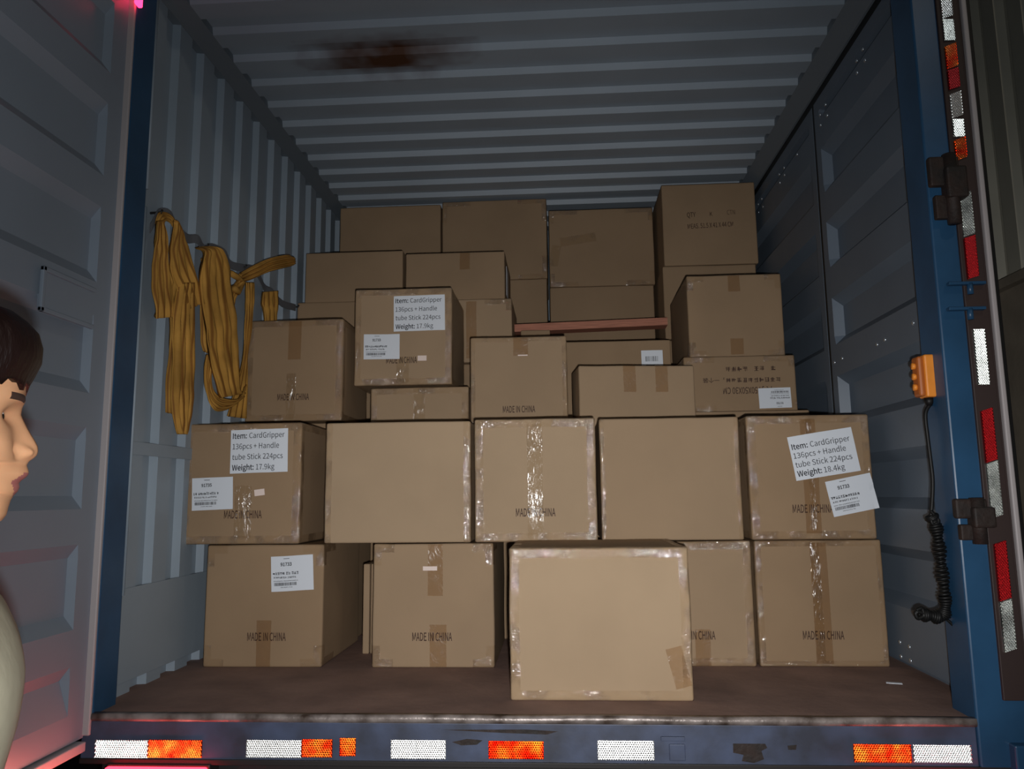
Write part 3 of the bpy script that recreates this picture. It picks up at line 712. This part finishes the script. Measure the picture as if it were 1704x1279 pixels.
# ---------------------------------------------------------------- right rear door folded back, hinges, reflective strips
d2 = empty('door_2', (1.137, .0, 0)); struct(d2)
MB().box(.0, .045, .03, 1.2, -.05, 2.40, .004).build('door_panel', BLUEP, d2)
MB().box(.018, .032, -.012, .03, -.03, 2.40, .004).build('door_seal', RUBBER, d2)
MB().box(-.02, .02, .0, .03, -.05, 2.40, .003).build('door_edge', mat('dark_door_edge', (0.035, 0.02, 0.018), .6), d2)
MB().box(.032, .045, -.004, .05, -.05, 2.40, .002).build('shadow_gap', BLACK, d2)  # black strip standing in for the shadowed gap beyond the door edge
MB().box(-.045, .06, -.03, .05, -.13, -.05, .004).build('corner_foot', BLUEP, d2)
def vstrip(y0, y1, m, lab, sk=.010, par=d2):
    # vertical strips on the bevelled corner of the post
    z1, z0 = atY(1575 + (y0) * .095, y0, -.012).z, atY(1575 + y1 * .095, y1, -.012).z
    xa, xb = 1.096, 1.128
    v = []
    for (x, yy, s_) in ((xa, -.014, 0), (xb, -.012, sk)):
        for dy in (0, .008): v += [(x, yy + dy, z0 + s_), (x, yy + dy, z1 + s_)]
    mb = MB().add([Vector(q) - d2.location for q in v], [(0, 1, 5, 4), (2, 6, 7, 3), (0, 2, 3, 1), (4, 5, 7, 6), (1, 3, 7, 5), (0, 4, 6, 2)])
    pv, pf = prisms(xb - xa - .001, z1 - z0, .005)
    mb.add([Vector((xa + .0005 + p[0], -.0175 + p[2] + .002 * p[0] / .032, z0 + p[1] + sk * p[0] / .032)) - d2.location for p in pv], pf)
    o = mesh('reflective_strip', mb.v, mb.f, m, d2); o['label'] = lab
vstrip(-20, 32, RW_, 'bright white reflective strip'); vstrip(33, 68, RWD, 'dirty white reflective strip', .0)
vstrip(78, 116, RR_, 'bright red reflective strip', .012); vstrip(118, 150, RDK, 'dark red reflective strip')
vstrip(158, 198, RW_, 'bright white reflective strip', .012); vstrip(199, 228, RWD, 'dirty white reflective strip', 0)
vstrip(234, 268, RR_, 'bright red reflective strip', .012); vstrip(325, 395, RWD, 'dirty white reflective strip', .012)
vstrip(397, 465, RDK, 'dark red reflective strip'); vstrip(548, 640, RWD, 'dirty white reflective strip', .0)
vstrip(684, 770, RDK, 'dark red reflective strip'); vstrip(772, 862, RWD, 'dirty white reflective strip')
vstrip(905, 1000, RDK, 'dark red reflective strip'); vstrip(1002, 1085, RWD, 'grey reflective strip')
MB().box(1.086 - 1.137, 1.145 - 1.137, -.011, .0, .05, 2.33, .002).build('hinge_plate', MATS['dark_door_edge'], d2)
def hinge(px, y0, y1, lab):
    c0, c1 = atY(px, y0, -.03), atY(px, y1, -.03); z1, z0 = c0.z, c1.z; x = c0.x
    h = empty('hinge', (x, -.03, z0)); tag(h, lab, 'hinge', 'rusty hinges of the right rear door')
    H = z1 - z0
    MB().tube([(.01, 0, 0), (.01, 0, H)], .018, 12).build('hinge_pin', RUST, h, True)
    mb = MB().box(-.035, .03, .0, .02, H * .08, H * .42, .004).box(-.045, .035, -.004, .018, H * .55, H * .98, .006)
    mb.build('hinge_leaf', RUST, h); MB().box(-.01, .045, -.022, .02, H * .35, H * .8, .006).build('hinge_knuckle', RUST, h)
hinge(1572, 258, 372, 'rusty door hinge high on the right post')
hinge(1618, 828, 905, 'rusty door hinge low on the right post beside the cable')
def rodb(y, lab):
    p = atY(1612, y, -.03); q0, q1 = atY(1578, y, -.02), atY(1643, y - 2, -.03)
    h = empty('door_catch', q0); tag(h, lab, 'door catch', 'blue door catches on the right post')
    MB().box(0, (q1 - q0).x, -.006, .012, -.004, .004, .001).build('catch_plate', BLUEP, h)
    MB().tube([(.055, .0, 0), (.055, .0, -.03)], .008, 8).build('catch_pin', BLUEP, h, True)
rodb(472, 'upper thin blue door catch plate crossing the strips'); rodb(514, 'lower thin blue door catch plate crossing the strips')

# ---------------------------------------------------------------- handset with coiled cable on the right post
hs = empty('control_handset', atX(1537, 632, 1.02) if False else (0, 0, 0))
pc = atY(1535, 640, 0.10); hs.location = (1.02 - .032, pc.y, atX(1537, 662, .99).z)
tag(hs, 'orange control handset hung on the right post, its coiled black cable dangling', 'handset')
yh = .08; hs.location.y = yh
zb, zt_ = atY(1538, 662, yh).z, atY(1532, 592, yh).z; H = zt_ - zb; xh = atY(1535, 630, yh).x
hs.location = (xh, yh, zb)
ORG = mat('orange_plastic', (0.90, 0.30, 0.035), 0.45, var=.15, vscale=20); ORD = mat('dark_orange_plastic', (0.45, 0.12, 0.02), 0.5)
MB().box(-.004, .030, -.028, .022, 0, H, .005).build('casing', ORG, hs)
mb = MB(); 
MB().box(-.020, -.003, -.024, .018, H * .02, H * .97, .007).build('button_panel', ORD, hs)
for k in range(3):
    MB().tube([(-.018, -.003, H * (.25 + .25 * k)), (-.028, -.003, H * (.25 + .25 * k))], .009, 12).build('button', ORG, hs, True)
MB().tube([(.012, 0, .0), (.012, 0, -.012), (.012, 0, -.022)], [.013, .012, .007], 12).build('cable_gland', BLACK, hs, True)
MB().box(.022, .040, .015, .045, -.01, H * .98, .003).build('mounting_bracket', BLACK, hs)
pts = [(.012, 0, -.02)] + [tuple(atY(x, y, yh - .0) - hs.location) for (x, y) in ((1540, 690), (1544, 730), (1549, 770), (1552, 800), (1551, 835), (1549, 858))]
def smooth_path(P, n=8):
    P = [Vector(p) for p in P]; out = []
    for i in range(len(P) - 1):
        p0, p1, p2, p3 = P[max(i - 1, 0)], P[i], P[i + 1], P[min(i + 2, len(P) - 1)]
        for k in range(n):
            t = k / n; out.append(0.5 * ((2 * p1) + (p2 - p0) * t + (2 * p0 - 5 * p1 + 4 * p2 - p3) * t * t + (3 * p1 - p0 - 3 * p2 + p3) * t ** 3))
    out.append(P[-1]); return out
MB().tube(smooth_path(pts), .0055, 8).build('cable', BLACK, hs, True)
cp = smooth_path([tuple(atY(x, y, yh) - hs.location) for (x, y) in ((1549, 858), (1556, 872), (1561, 900), (1566, 940), (1571, 980), (1573, 1010), (1566, 1026), (1550, 1024), (1533, 1022))], 40)
mb = MB(); coil = []; turns = 46; L_ = len(cp)
sub = []
for i in range(L_ * 3 - 3):
    k, t = divmod(i, 3); sub.append(cp[k] + (cp[min(k + 1, L_ - 1)] - cp[k]) * t / 3)
for i, p in enumerate(sub):
    t = (sub[min(i + 1, len(sub) - 1)] - sub[max(i - 1, 0)]).normalized(); s1 = t.cross(Vector((0, 1, 0))).normalized(); s2 = t.cross(s1)
    a = 2 * math.pi * turns * i / len(sub); coil.append(p + (s1 * math.cos(a) + s2 * math.sin(a)) * (.0125 + .003 * math.sin(i * .05)))
mb.tube(coil, .0042, 5).build('coiled_cable', BLACK, hs, True)
tl = smooth_path([tuple(atY(x, y, yh) - hs.location) for (x, y) in ((1560, 1024), (1575, 1030), (1586, 1040))], 6); MB().tube(tl, .004, 6).build('cable_tail', BLACK, hs, True)
kn = smooth_path([tuple(atY(x, y, yh - .01) - hs.location) for (x, y) in ((1549, 850), (1558, 860), (1562, 868), (1553, 872), (1550, 864), (1557, 858))], 6); MB().tube(kn, .0045, 6).build('cable_knot', BLACK, hs, True)
kn = smooth_path([tuple(atY(x, y, yh - .01) - hs.location) for (x, y) in ((1525, 1015), (1534, 1012), (1537, 1024), (1527, 1028), (1524, 1018), (1536, 1020), (1545, 1030))], 6); MB().tube(kn, .0055, 6).build('cable_knot', BLACK, hs, True)

# ---------------------------------------------------------------- yellow straps on the left wall
def strap_mat():
    m = mat('yellow_webbing', (0.56, 0.29, 0.060), 0.75, spec=0.2, var=.45, vscale=8)
    return m
WEB = strap_mat()
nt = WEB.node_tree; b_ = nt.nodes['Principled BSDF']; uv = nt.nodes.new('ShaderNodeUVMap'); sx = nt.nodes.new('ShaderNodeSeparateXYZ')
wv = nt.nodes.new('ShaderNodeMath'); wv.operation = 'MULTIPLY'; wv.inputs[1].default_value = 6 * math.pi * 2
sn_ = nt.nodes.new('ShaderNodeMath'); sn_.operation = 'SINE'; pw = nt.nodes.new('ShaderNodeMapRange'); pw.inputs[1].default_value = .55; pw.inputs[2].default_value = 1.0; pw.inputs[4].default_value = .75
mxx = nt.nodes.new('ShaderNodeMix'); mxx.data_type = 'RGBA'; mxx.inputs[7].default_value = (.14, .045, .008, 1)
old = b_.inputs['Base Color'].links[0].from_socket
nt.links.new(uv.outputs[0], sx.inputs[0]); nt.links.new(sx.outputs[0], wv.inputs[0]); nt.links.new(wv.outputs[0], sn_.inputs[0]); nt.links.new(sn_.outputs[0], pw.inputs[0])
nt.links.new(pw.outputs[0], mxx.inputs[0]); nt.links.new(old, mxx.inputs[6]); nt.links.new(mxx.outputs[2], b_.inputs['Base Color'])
def ribbon(root, name, edges, X, pleat=.008, npl=3, ns=8, thick=.004, seed=0, xoff=None):
    """edges: (left px, left py, right px, right py); the webbing hangs in the plane X in front of the wall"""
    Lp = smooth_path([(e[0], e[1], 0) for e in edges], ns); Rp = smooth_path([(e[2], e[3], 0) for e in edges], ns)
    xo = smooth_path([(q, 0, 0) for q in (xoff or [0] * len(edges))], ns)
    nc = 18; v = []; f = []; uvs = []
    N = len(Lp)
    for i in range(N):
        for j in range(nc + 1):
            t = j / nc; p = Lp[i] * (1 - t) + Rp[i] * t
            q = atX(p.x, p.y, X)
            q.x += xo[i].x + pleat * math.sin(t * math.pi * 2 * npl + seed + .6 * math.sin(i * .25)) + .004 * noise.noise(Vector((t * 4, i * .2, seed)))
            v.append(q - root.location); uvs.append((t, i / N))
    for i in range(N - 1):
        for j in range(nc): a = i * (nc + 1) + j; f.append((a, a + 1, a + nc + 2, a + nc + 1))
    o = mesh(name, v, f, WEB, root, smooth=True)
    ul = o.data.uv_layers.new(name='UVMap')
    for lp in o.data.loops: ul.data[lp.index].uv = uvs[lp.vertex_index]
    solid(o, thick); return o
GST = 'yellow straps hung on the left wall'
def strap(px, py, X, lab):
    s_ = empty('cargo_strap', atX(px, py, X)); tag(s_, lab, 'cargo strap', GST); return s_
XS = XL + .055
s1 = strap(262, 360, XS, 'short yellow strap loop hanging nearest the left post')
ribbon(s1, 'webbing', [(262, 368, 272, 366), (257, 400, 278, 400), (255, 440, 282, 440), (255, 490, 288, 488), (258, 530, 289, 527)], XS)
ribbon(s1, 'webbing', [(258, 528, 289, 525), (262, 517, 290, 514), (276, 480, 296, 480), (282, 440, 298, 440)], XS - .015, seed=2)
ribbon(s1, 'hanging_cord', [(258, 372, 270, 378), (264, 354, 274, 368), (280, 355, 282, 370), (292, 368, 290, 382), (298, 384, 292, 400)], XS - .02, pleat=.002, seed=1)
s2 = strap(300, 380, XS, 'slanting yellow strap fold between the short loop and the long bundle')
ribbon(s2, 'webbing', [(291, 366, 293, 370), (292, 375, 300, 380), (285, 410, 308, 405), (284, 445, 318, 435), (296, 480, 330, 472), (305, 516, 338, 505)], XS + .01, seed=3)
s3 = strap(300, 500, XS, 'longest yellow strap hanging down to the corner of the left carton')
ribbon(s3, 'webbing', [(300, 470, 322, 470), (293, 520, 322, 517), (290, 580, 322, 575), (289, 640, 321, 640), (291, 685, 318, 690), (299, 722, 308, 722)], XS + .012, pleat=.010, npl=4, seed=4)
ribbon(s3, 'webbing', [(284, 500, 296, 500), (282, 560, 300, 560), (280, 620, 300, 620), (277, 686, 296, 690)], XS - .015, seed=6)
s4 = strap(355, 415, XS, 'thick yellow strap bundle with a loop at its lower end')
ribbon(s4, 'webbing', [(352, 411, 357, 410), (343, 413, 361, 410), (338, 419, 366, 415), (333, 445, 377, 440), (333, 490, 381, 480), (340, 545, 390, 530), (344, 585, 392, 580), (360, 640, 396, 640), (366, 662, 400, 655)], XS + .02, pleat=.010, npl=4, seed=8, xoff=[-.05, -.03, 0, 0, 0, 0, 0, 0, 0])
ribbon(s4, 'webbing', [(345, 590, 354, 592), (341, 625, 350, 630), (345, 660, 358, 655), (352, 682, 372, 664), (372, 680, 392, 662), (398, 660, 400, 640)], XS, pleat=.004, seed=9, xoff=[0, 0, 0, .01, .02, .02])
ribbon(s4, 'webbing', [(336, 430, 350, 425), (333, 500, 348, 500), (337, 560, 350, 565), (340, 584, 352, 590)], XS - .01, seed=12)
s5 = strap(420, 450, XS, 'knotted yellow strap with its short end pointing up to the right')
ribbon(s5, 'webbing', [(400, 456, 396, 470), (415, 444, 412, 466), (440, 430, 436, 452), (462, 425, 466, 443), (472, 430, 472, 440)], XS + .02, pleat=.006, seed=10, xoff=[0, .01, .03, .05, .05])
ribbon(s5, 'webbing', [(397, 462, 404, 470), (388, 478, 396, 488), (380, 495, 392, 500), (382, 520, 388, 512)], XS + .01, pleat=.003, seed=11)
ribbon(s5, 'webbing', [(408, 470, 422, 470), (408, 500, 421, 500), (407, 535, 420, 535), (403, 600, 412, 600), (376, 692, 408, 696)], XS - .02, pleat=.006, seed=13)
MB().tube([atX(x, y, XS + .02) - s5.location for (x, y) in ((384, 455), (396, 462), (404, 470), (396, 486), (389, 478))], .012, 8).build('knot', WEB, s5, True)
s6 = strap(448, 495, XS, 'small yellow strap end behind the carton at the far side of the straps')
ribbon(s6, 'webbing', [(436, 486, 460, 484), (435, 505, 460, 505), (438, 520, 459, 522), (440, 560, 458, 560)], XS, seed=14)
# grey band with hooks, following the dark arches above the straps
GR = mat('dull_grey', (.13, .135, .15), .8)
lb_ = empty('grey_band', atX(300, 400, XS - .03)); tag(lb_, 'dull grey band sagging along the left wall behind the yellow ones', 'lashing strap')
pt = [atX(x, y, XS - .028) for (x, y) in ((250, 380), (264, 356), (282, 358), (297, 383), (312, 397), (328, 398), (340, 414), (352, 412), (372, 420), (384, 440), (404, 446), (424, 450), (440, 478), (452, 486), (470, 505), (492, 512))]
pp = smooth_path(pt, 4); v = []; f = []
for i, p in enumerate(pp):
    for dz in (-.016, .016): v.append(p + Vector((.002 * math.sin(i), 0, dz)) - lb_.location)
for i in range(len(pp) - 1): f.append((2 * i, 2 * i + 1, 2 * i + 3, 2 * i + 2))
solid(mesh('webbing', v, f, GR, lb_), .003)
for (x, y) in ((262, 356), (340, 412), (404, 446), (492, 512)):
    p = atX(x, y, XS - .03) - lb_.location; MB().tube([p + Vector((-.028, 0, .004)), p + Vector((.012, 0, .004)), p + Vector((.016, 0, .014))], .004, 6).build('hook', DARK, lb_, True)

# ---------------------------------------------------------------- surroundings
struct(MB().box(-9, 9, -6, 12, -1.05, -.95).build('ground', mat('dark_asphalt', (.045, .042, .042), .85, var=.4, vscale=8, bump=.2)))
XB = 2.0
zsp = atX(1680, 470, XB).z
SID = mat('tan_metal_siding', (.50, .47, .38), .5, var=.15, vscale=3); CON = mat('stained_concrete', (.34, .28, .21), .85, var=.35, vscale=4, bump=.1)
o = sheet('wall_outside', corr(-1.5, 8.0, .19, .035, .1, rise=.02, flat_in=.09), zsp, 5.0, lambda s_, d, e: (XB + d, s_, e), SID); struct(o)
struct(MB().box(XB - .03, XB + .2, -1.5, 8.0, -.95, zsp - .03, .004).build('wall_concrete', CON))
struct(MB().prism([(XB - .07, zsp - .04), (XB - .07, zsp + .0), (XB + .05, zsp + .03), (XB + .05, zsp - .04)], 1, -1.5, 8.0).build('trim_15', CON))

# ---------------------------------------------------------------- person at the left edge, seen in profile
_n = _ray(5, 745); NV = Vector((_n.x, _n.y, 0)).normalized(); EV = Vector((NV.y, -NV.x, 0))   # sight line, facing direction
P0 = Vector((CAM.x, CAM.y, 0)) + NV * 1.02
YP = 0.0
def PP(px, py):
    r = _ray(px, py); t = (P0 - CAM).dot(NV) / r.dot(NV); p = CAM + r * t
    return (p - P0).dot(EV), p.z
SKIN = mat("skin", (0.74, 0.38, 0.20), 0.5, spec=0.35, var=.12, vscale=30); SKIN.node_tree.nodes['Principled BSDF'].inputs['Subsurface Weight'].default_value = .1
SKIN.node_tree.nodes['Principled BSDF'].inputs['Subsurface Radius'].default_value = (.012, .004, .002)
LIP = mat('lips', (0.40, 0.13, 0.12), .4); BROW = mat('eyebrow', (.05, .022, .014), .8)
HAIR = mat('dark_hair', (.012, .005, .004), .45, spec=.3, bump=.6, bscale=60, stretch=(1, 1, .2))
SHIRT = mat('cream_shirt', (.50, .46, .33), .85, var=.1, vscale=10, bump=.1)
# (photo y, face front x without nose, true silhouette x)
prof = [(520, -60, -60), (560, 10, 10), (600, 36, 36), (640, 44, 44), (655, 42, 43), (668, 37, 41), (680, 31, 37), (690, 27, 36), (700, 25, 41), (712, 24, 47), (722, 24, 53), (733, 24, 60), (742, 25, 64.5), (750, 26, 65), (757, 27, 62.5), (762, 28, 57), (767, 29, 49), (774, 30, 45), (782, 30, 48), (788, 30, 48.5), (794, 28, 44), (799, 26, 36), (804, 25, 32), (810, 24, 33), (817, 22, 30), (824, 18, 23), (832, 14, 18), (844, 12, 14), (856, 9, 11), (866, 3, 3), (874, -20, -20), (880, -60, -60), (905, -88, -88), (950, -95, -95), (1000, -92, -92)]
def interp(tab, y, k):
    for a, b in zip(tab, tab[1:]):
        if a[0] <= y <= b[0]: t = (y - a[0]) / (b[0] - a[0]); return a[k] + (b[k] - a[k]) * t
    return tab[-1][k] if y > tab[-1][0] else tab[0][k]
sc = PP(1, 745)[0] - PP(0, 745)[0]
back = [(520, -150), (560, -215), (620, -245), (700, -238), (760, -222), (820, -195), (880, -185), (1000, -190)]
wid = [(520, .02), (545, .05), (600, .072), (660, .077), (720, .073), (780, .066), (830, .055), (860, .045), (880, .050), (910, .056), (1000, .062)]
nose_w = [(520, .03), (660, .016), (690, .011), (720, .013), (745, .0165), (758, .019), (766, .017), (774, .019), (788, .026), (800, .027), (817, .022), (832, .022), (850, .024), (1000, .02)]
V = []; Fc = []; MI = []; NA = 96; ysamp = []
y = 522.0
while y < 1000: ysamp.append(y); y += 2.2 if 645 < y < 870 else 8
for y in ysamp:
    xf, xn, xb, wd = interp(prof, y, 1), interp(prof, y, 2), interp(back, y, 1), interp(wid, y, 1)
    X0, Z0 = PP(xf, y); Xb = PP(xb, y)[0]; cxm = (X0 + Xb) / 2; a = (X0 - Xb) / 2; nw = interp(nose_w, y, 1)
    for j in range(NA):
        th = 2 * math.pi * j / NA
        # denser samples at the front
        th = th - .45 * math.sin(th) if True else th
        c, s_ = math.cos(th), math.sin(th)
        ex = 0.82
        xx = cxm + a * math.copysign(abs(c) ** ex, c); yy = wd * math.copysign(abs(s_) ** ex, s_)
        if c > 0:
            k = math.exp(-(yy / nw) ** 2); xx += (xn - xf) * sc * k
            g = lambda y0, sy, yc, sw: math.exp(-((y - y0) / sy) ** 2) * math.exp(-((abs(yy) - yc) / sw) ** 2)
            xx -= .009 * g(695, 14, .030, .016)            # eye socket
            xx += .004 * g(668, 7, .030, .022)             # brow ridge
            xx += .006 * g(740, 18, .048, .018) * .6       # cheek
            xx += .007 * g(752, 9, .0165, .0055)           # nostril wing
            xx -= .004 * g(752, 10, .026, .005)            # crease beside the wing
            if 770 < y < 822: xx -= (yy / .03) ** 2 * .004
        V.append(Vector((xx, YP + yy, Z0)))
for i in range(len(ysamp) - 1):
    for j in range(NA):
        a_, b2 = i * NA + j, i * NA + (j + 1) % NA; Fc.append((a_, a_ + NA, b2 + NA, b2))
        ce_ = (V[a_] + V[b2 + NA]) / 2; yy = abs(ce_.y - YP); ym = ysamp[i]; fr = ce_.x > PP(interp(prof, ym, 1), ym)[0] - .03
        mi = 0
        if fr and (786 < ym < 824) and yy < .026 - abs(ym - 802) * .0007: mi = 1
        if fr and (659 < ym < 671) and .008 < yy < .05: mi = 2
        MI.append(mi)
Fc.append(tuple(range(NA))); MI.append(0)
# body: skinned skeleton
hx, _ = PP(-140, 900); zsh = .57 - .17
def skel():
    me = bpy.data.meshes.new('b'); P = []; E = []; Rr = []
    def v(p, r): P.append(p); Rr.append(r); return len(P) - 1
    def e(*c):
        for a, b in zip(c, c[1:]): E.append((a, b))
    bx = hx - .02
    pel = v((bx - .05, YP, -.02), .14); wa = v((bx - .03, YP, .14), .13); ch = v((bx - .0, YP, .30), .145); nk = v((bx + .0, YP, .44), .062); n2 = v((bx + .012, YP, .53), .058)
    e(pel, wa, ch, nk, n2)
    for sd in (-1, 1):
        sh = v((bx, YP + sd * .17, .375), .062); el = v((bx - .01, YP + sd * .25, .11), .045); wr = v((bx + .10, YP + sd * .24, -.11), .028); pm = v((bx + .125, YP + sd * .24, -.17), .034)
        e(ch, sh, el, wr, pm)
        for k in range(4):
            yo = (k - 1.5) * .018; f1 = v((bx + .135 + .005, YP + sd * .24 + yo, -.215), .0095); f2 = v((bx + .135, YP + sd * .24 + yo, -.245), .0085); f3 = v((bx + .12, YP + sd * .24 + yo, -.262 + .006 * abs(k - 1.5)), .0075); e(pm, f1, f2, f3)
        t1 = v((bx + .145, YP + sd * .205, -.175), .011); t2 = v((bx + .16, YP + sd * .20, -.205), .009); e(pm, t1, t2)
        hp = v((bx - .05, YP + sd * .10, -.08), .10); kn = v((bx - .02, YP + sd * .11, -.47), .062); an = v((bx - .06, YP + sd * .11, -.87), .042); he = v((bx - .04, YP + sd * .11, -.91), .04); toe = v((bx + .10, YP + sd * .12, -.92), .032)
        e(pel, hp, kn, an, he, toe)
    me.from_pydata([Vector(p) for p in P], E, []); ob = bpy.data.objects.new('b', me); COL.objects.link(ob)
    ob.modifiers.new('s', 'SKIN'); 
    for i, q in enumerate(me.skin_vertices[0].data): q.radius = (Rr[i], Rr[i]); q.use_root = (i == 0)
    ob.modifiers.new('d', 'SUBSURF').levels = 2
    bpy.context.view_layer.update(); dg = bpy.context.evaluated_depsgraph_get(); m2 = ob.evaluated_get(dg).to_mesh()
    r = [x.co.copy() for x in m2.vertices], [tuple(p.vertices) for p in m2.polygons]
    bpy.data.objects.remove(ob); return r
bv, bf = skel()
TRO = mat('dark_trousers', (.03, .03, .04), .9)
k = len(V); V += bv
for q in bf:
    Fc.append(tuple(i + k for i in q)); c = sum((bv[i] for i in q), Vector()) / len(q); MI.append(3 if c.z < .06 and not (abs(c.y - YP) > .19 and c.z > -.3) else 0)
OFF = Vector((hx, 0, -.95)); person = empty('person', P0 + EV * hx + Vector((0, 0, -.95)), math.atan2(EV.y, EV.x)); tag(person, 'person in a cream shirt in profile at the left, looking towards the truck', 'person')
V = [q - OFF for q in V]
mesh('body', V, Fc, [SKIN, LIP, BROW, TRO], person, smooth=True, matidx=MI)
# eyes
for sd in (-1, 1):
    ex_, ez = PP(-7, 697); bm = bmesh.new(); bmesh.ops.create_uvsphere(bm, u_segments=20, v_segments=14, radius=.012)
    vs = [q.co + Vector((ex_ - .004, YP + sd * .031, ez)) - OFF for q in bm.verts]; fs = [tuple(q.index for q in f_.verts) for f_ in bm.faces]; bm.free()
    mi = [1 if (sum((vs[i] for i in f_), Vector()) / len(f_) + OFF - Vector((ex_ - .004, YP + sd * .031, ez))).normalized().x > .88 else 0 for f_ in fs]
    mesh('eye', vs, fs, [mat('eye_white', (.75, .70, .66), .2), BLACK], person, smooth=True, matidx=mi)
# hair cap with an overhanging fringe
hp_ = [(512, -20), (515, 0), (527, 28), (544, 50), (562, 66), (584, 72), (606, 70), (625, 60), (640, 51), (648, 47)]
hb = [(512, -130), (530, -210), (560, -245), (600, -262), (650, -268)]
hw = [(512, .035), (530, .065), (560, .083), (600, .092), (650, .090)]
V = []; Fc = []; NA = 64; yl = [512, 515, 520, 527, 535, 544, 553, 562, 573, 584, 595, 606, 616, 625, 633, 640, 648]
def hair_ring(y, ins):
    xf, xb, wd = interp(hp_, y, 1), interp(hb, y, 1), interp(hw, y, 1); X0, Z0 = PP(xf, y); Xb = PP(xb, y)[0]
    for j in range(NA):
        th = 2 * math.pi * j / NA; c, s_ = math.cos(th), math.sin(th); k = 1 - ins
        jag = .0035 * math.sin(j * 2.7) + .003 * math.sin(j * 5.1)
        V.append(Vector(((X0 + Xb) / 2 + (X0 - Xb) / 2 * k * math.copysign(abs(c) ** .8, c), YP + wd * k * math.copysign(abs(s_) ** .8, s_), Z0 + (jag if y > 640 else 0) + (0 if c > -.2 else -.05 * min(1, (y - 512) / 136) * (-c))) ) - OFF)
for y in yl: hair_ring(y, 0)
hair_ring(646, .12); hair_ring(620, .2)
nr = len(yl) + 2
for i in range(nr - 1):
    for j in range(NA): a_, b2 = i * NA + j, i * NA + (j + 1) % NA; Fc.append((a_, a_ + NA, b2 + NA, b2))
Fc.append(tuple(range(NA)))
mesh('hair', V, Fc, HAIR, person, smooth=True)
# ears
for sd in (-1, 1):
    ex_, ez = PP(-105, 715); bm = bmesh.new(); bmesh.ops.create_uvsphere(bm, u_segments=16, v_segments=10, radius=1)
    vs = [Vector((q.co.x * .018, q.co.y * .008, q.co.z * .032)) + Vector((ex_, YP + sd * .077, ez)) - OFF for q in bm.verts]; fs = [tuple(q.index for q in f_.verts) for f_ in bm.faces]; bm.free()
    mesh('ear', vs, fs, SKIN, person, smooth=True)
# shirt
sf = [(960, -70), (985, -12), (1000, 4), (1020, 16), (1050, 30), (1080, 39), (1105, 42), (1140, 40), (1180, 32), (1220, 20), (1275, 3), (1330, -10), (1400, -25), (1500, -35)]
V = []; Fc = []; yl = [960, 968, 976, 985, 995, 1005, 1020, 1035, 1050, 1070, 1090, 1105, 1125, 1150, 1180, 1220, 1250, 1280, 1330, 1400, 1500, 1600]
for y in yl:
    X0, Z0 = PP(interp(sf, y, 1), y); t = min(1, (y - 955) / 75); wd = .075 + .13 * t ** .6; Xb = X0 - .10 - .13 * t ** .6
    for j in range(NA):
        th = 2 * math.pi * j / NA; c, s_ = math.cos(th), math.sin(th)
        V.append(Vector(((X0 + Xb) / 2 + (X0 - Xb) / 2 * math.copysign(abs(c) ** .9, c), YP + wd * math.copysign(abs(s_) ** .8, s_), Z0 + .004 * math.sin(j * .6))) - OFF)
for i in range(len(yl) - 1):
    for j in range(NA): a_, b2 = i * NA + j, i * NA + (j + 1) % NA; Fc.append((a_, a_ + NA, b2 + NA, b2))
so = mesh('shirt', V, Fc, SHIRT, person, smooth=True)
for sd in (-1, 1):
    mb = MB(); bx = hx - .02 - OFF.x; zz = -OFF.z
    mb.tube([(bx, sd * .13, .375 + zz), (bx, sd * .19, .35 + zz), (bx - .005, sd * .22, .26 + zz), (bx - .008, sd * .235, .19 + zz)], [.07, .078, .07, .066], 16, False).build('sleeve', SHIRT, person, True)
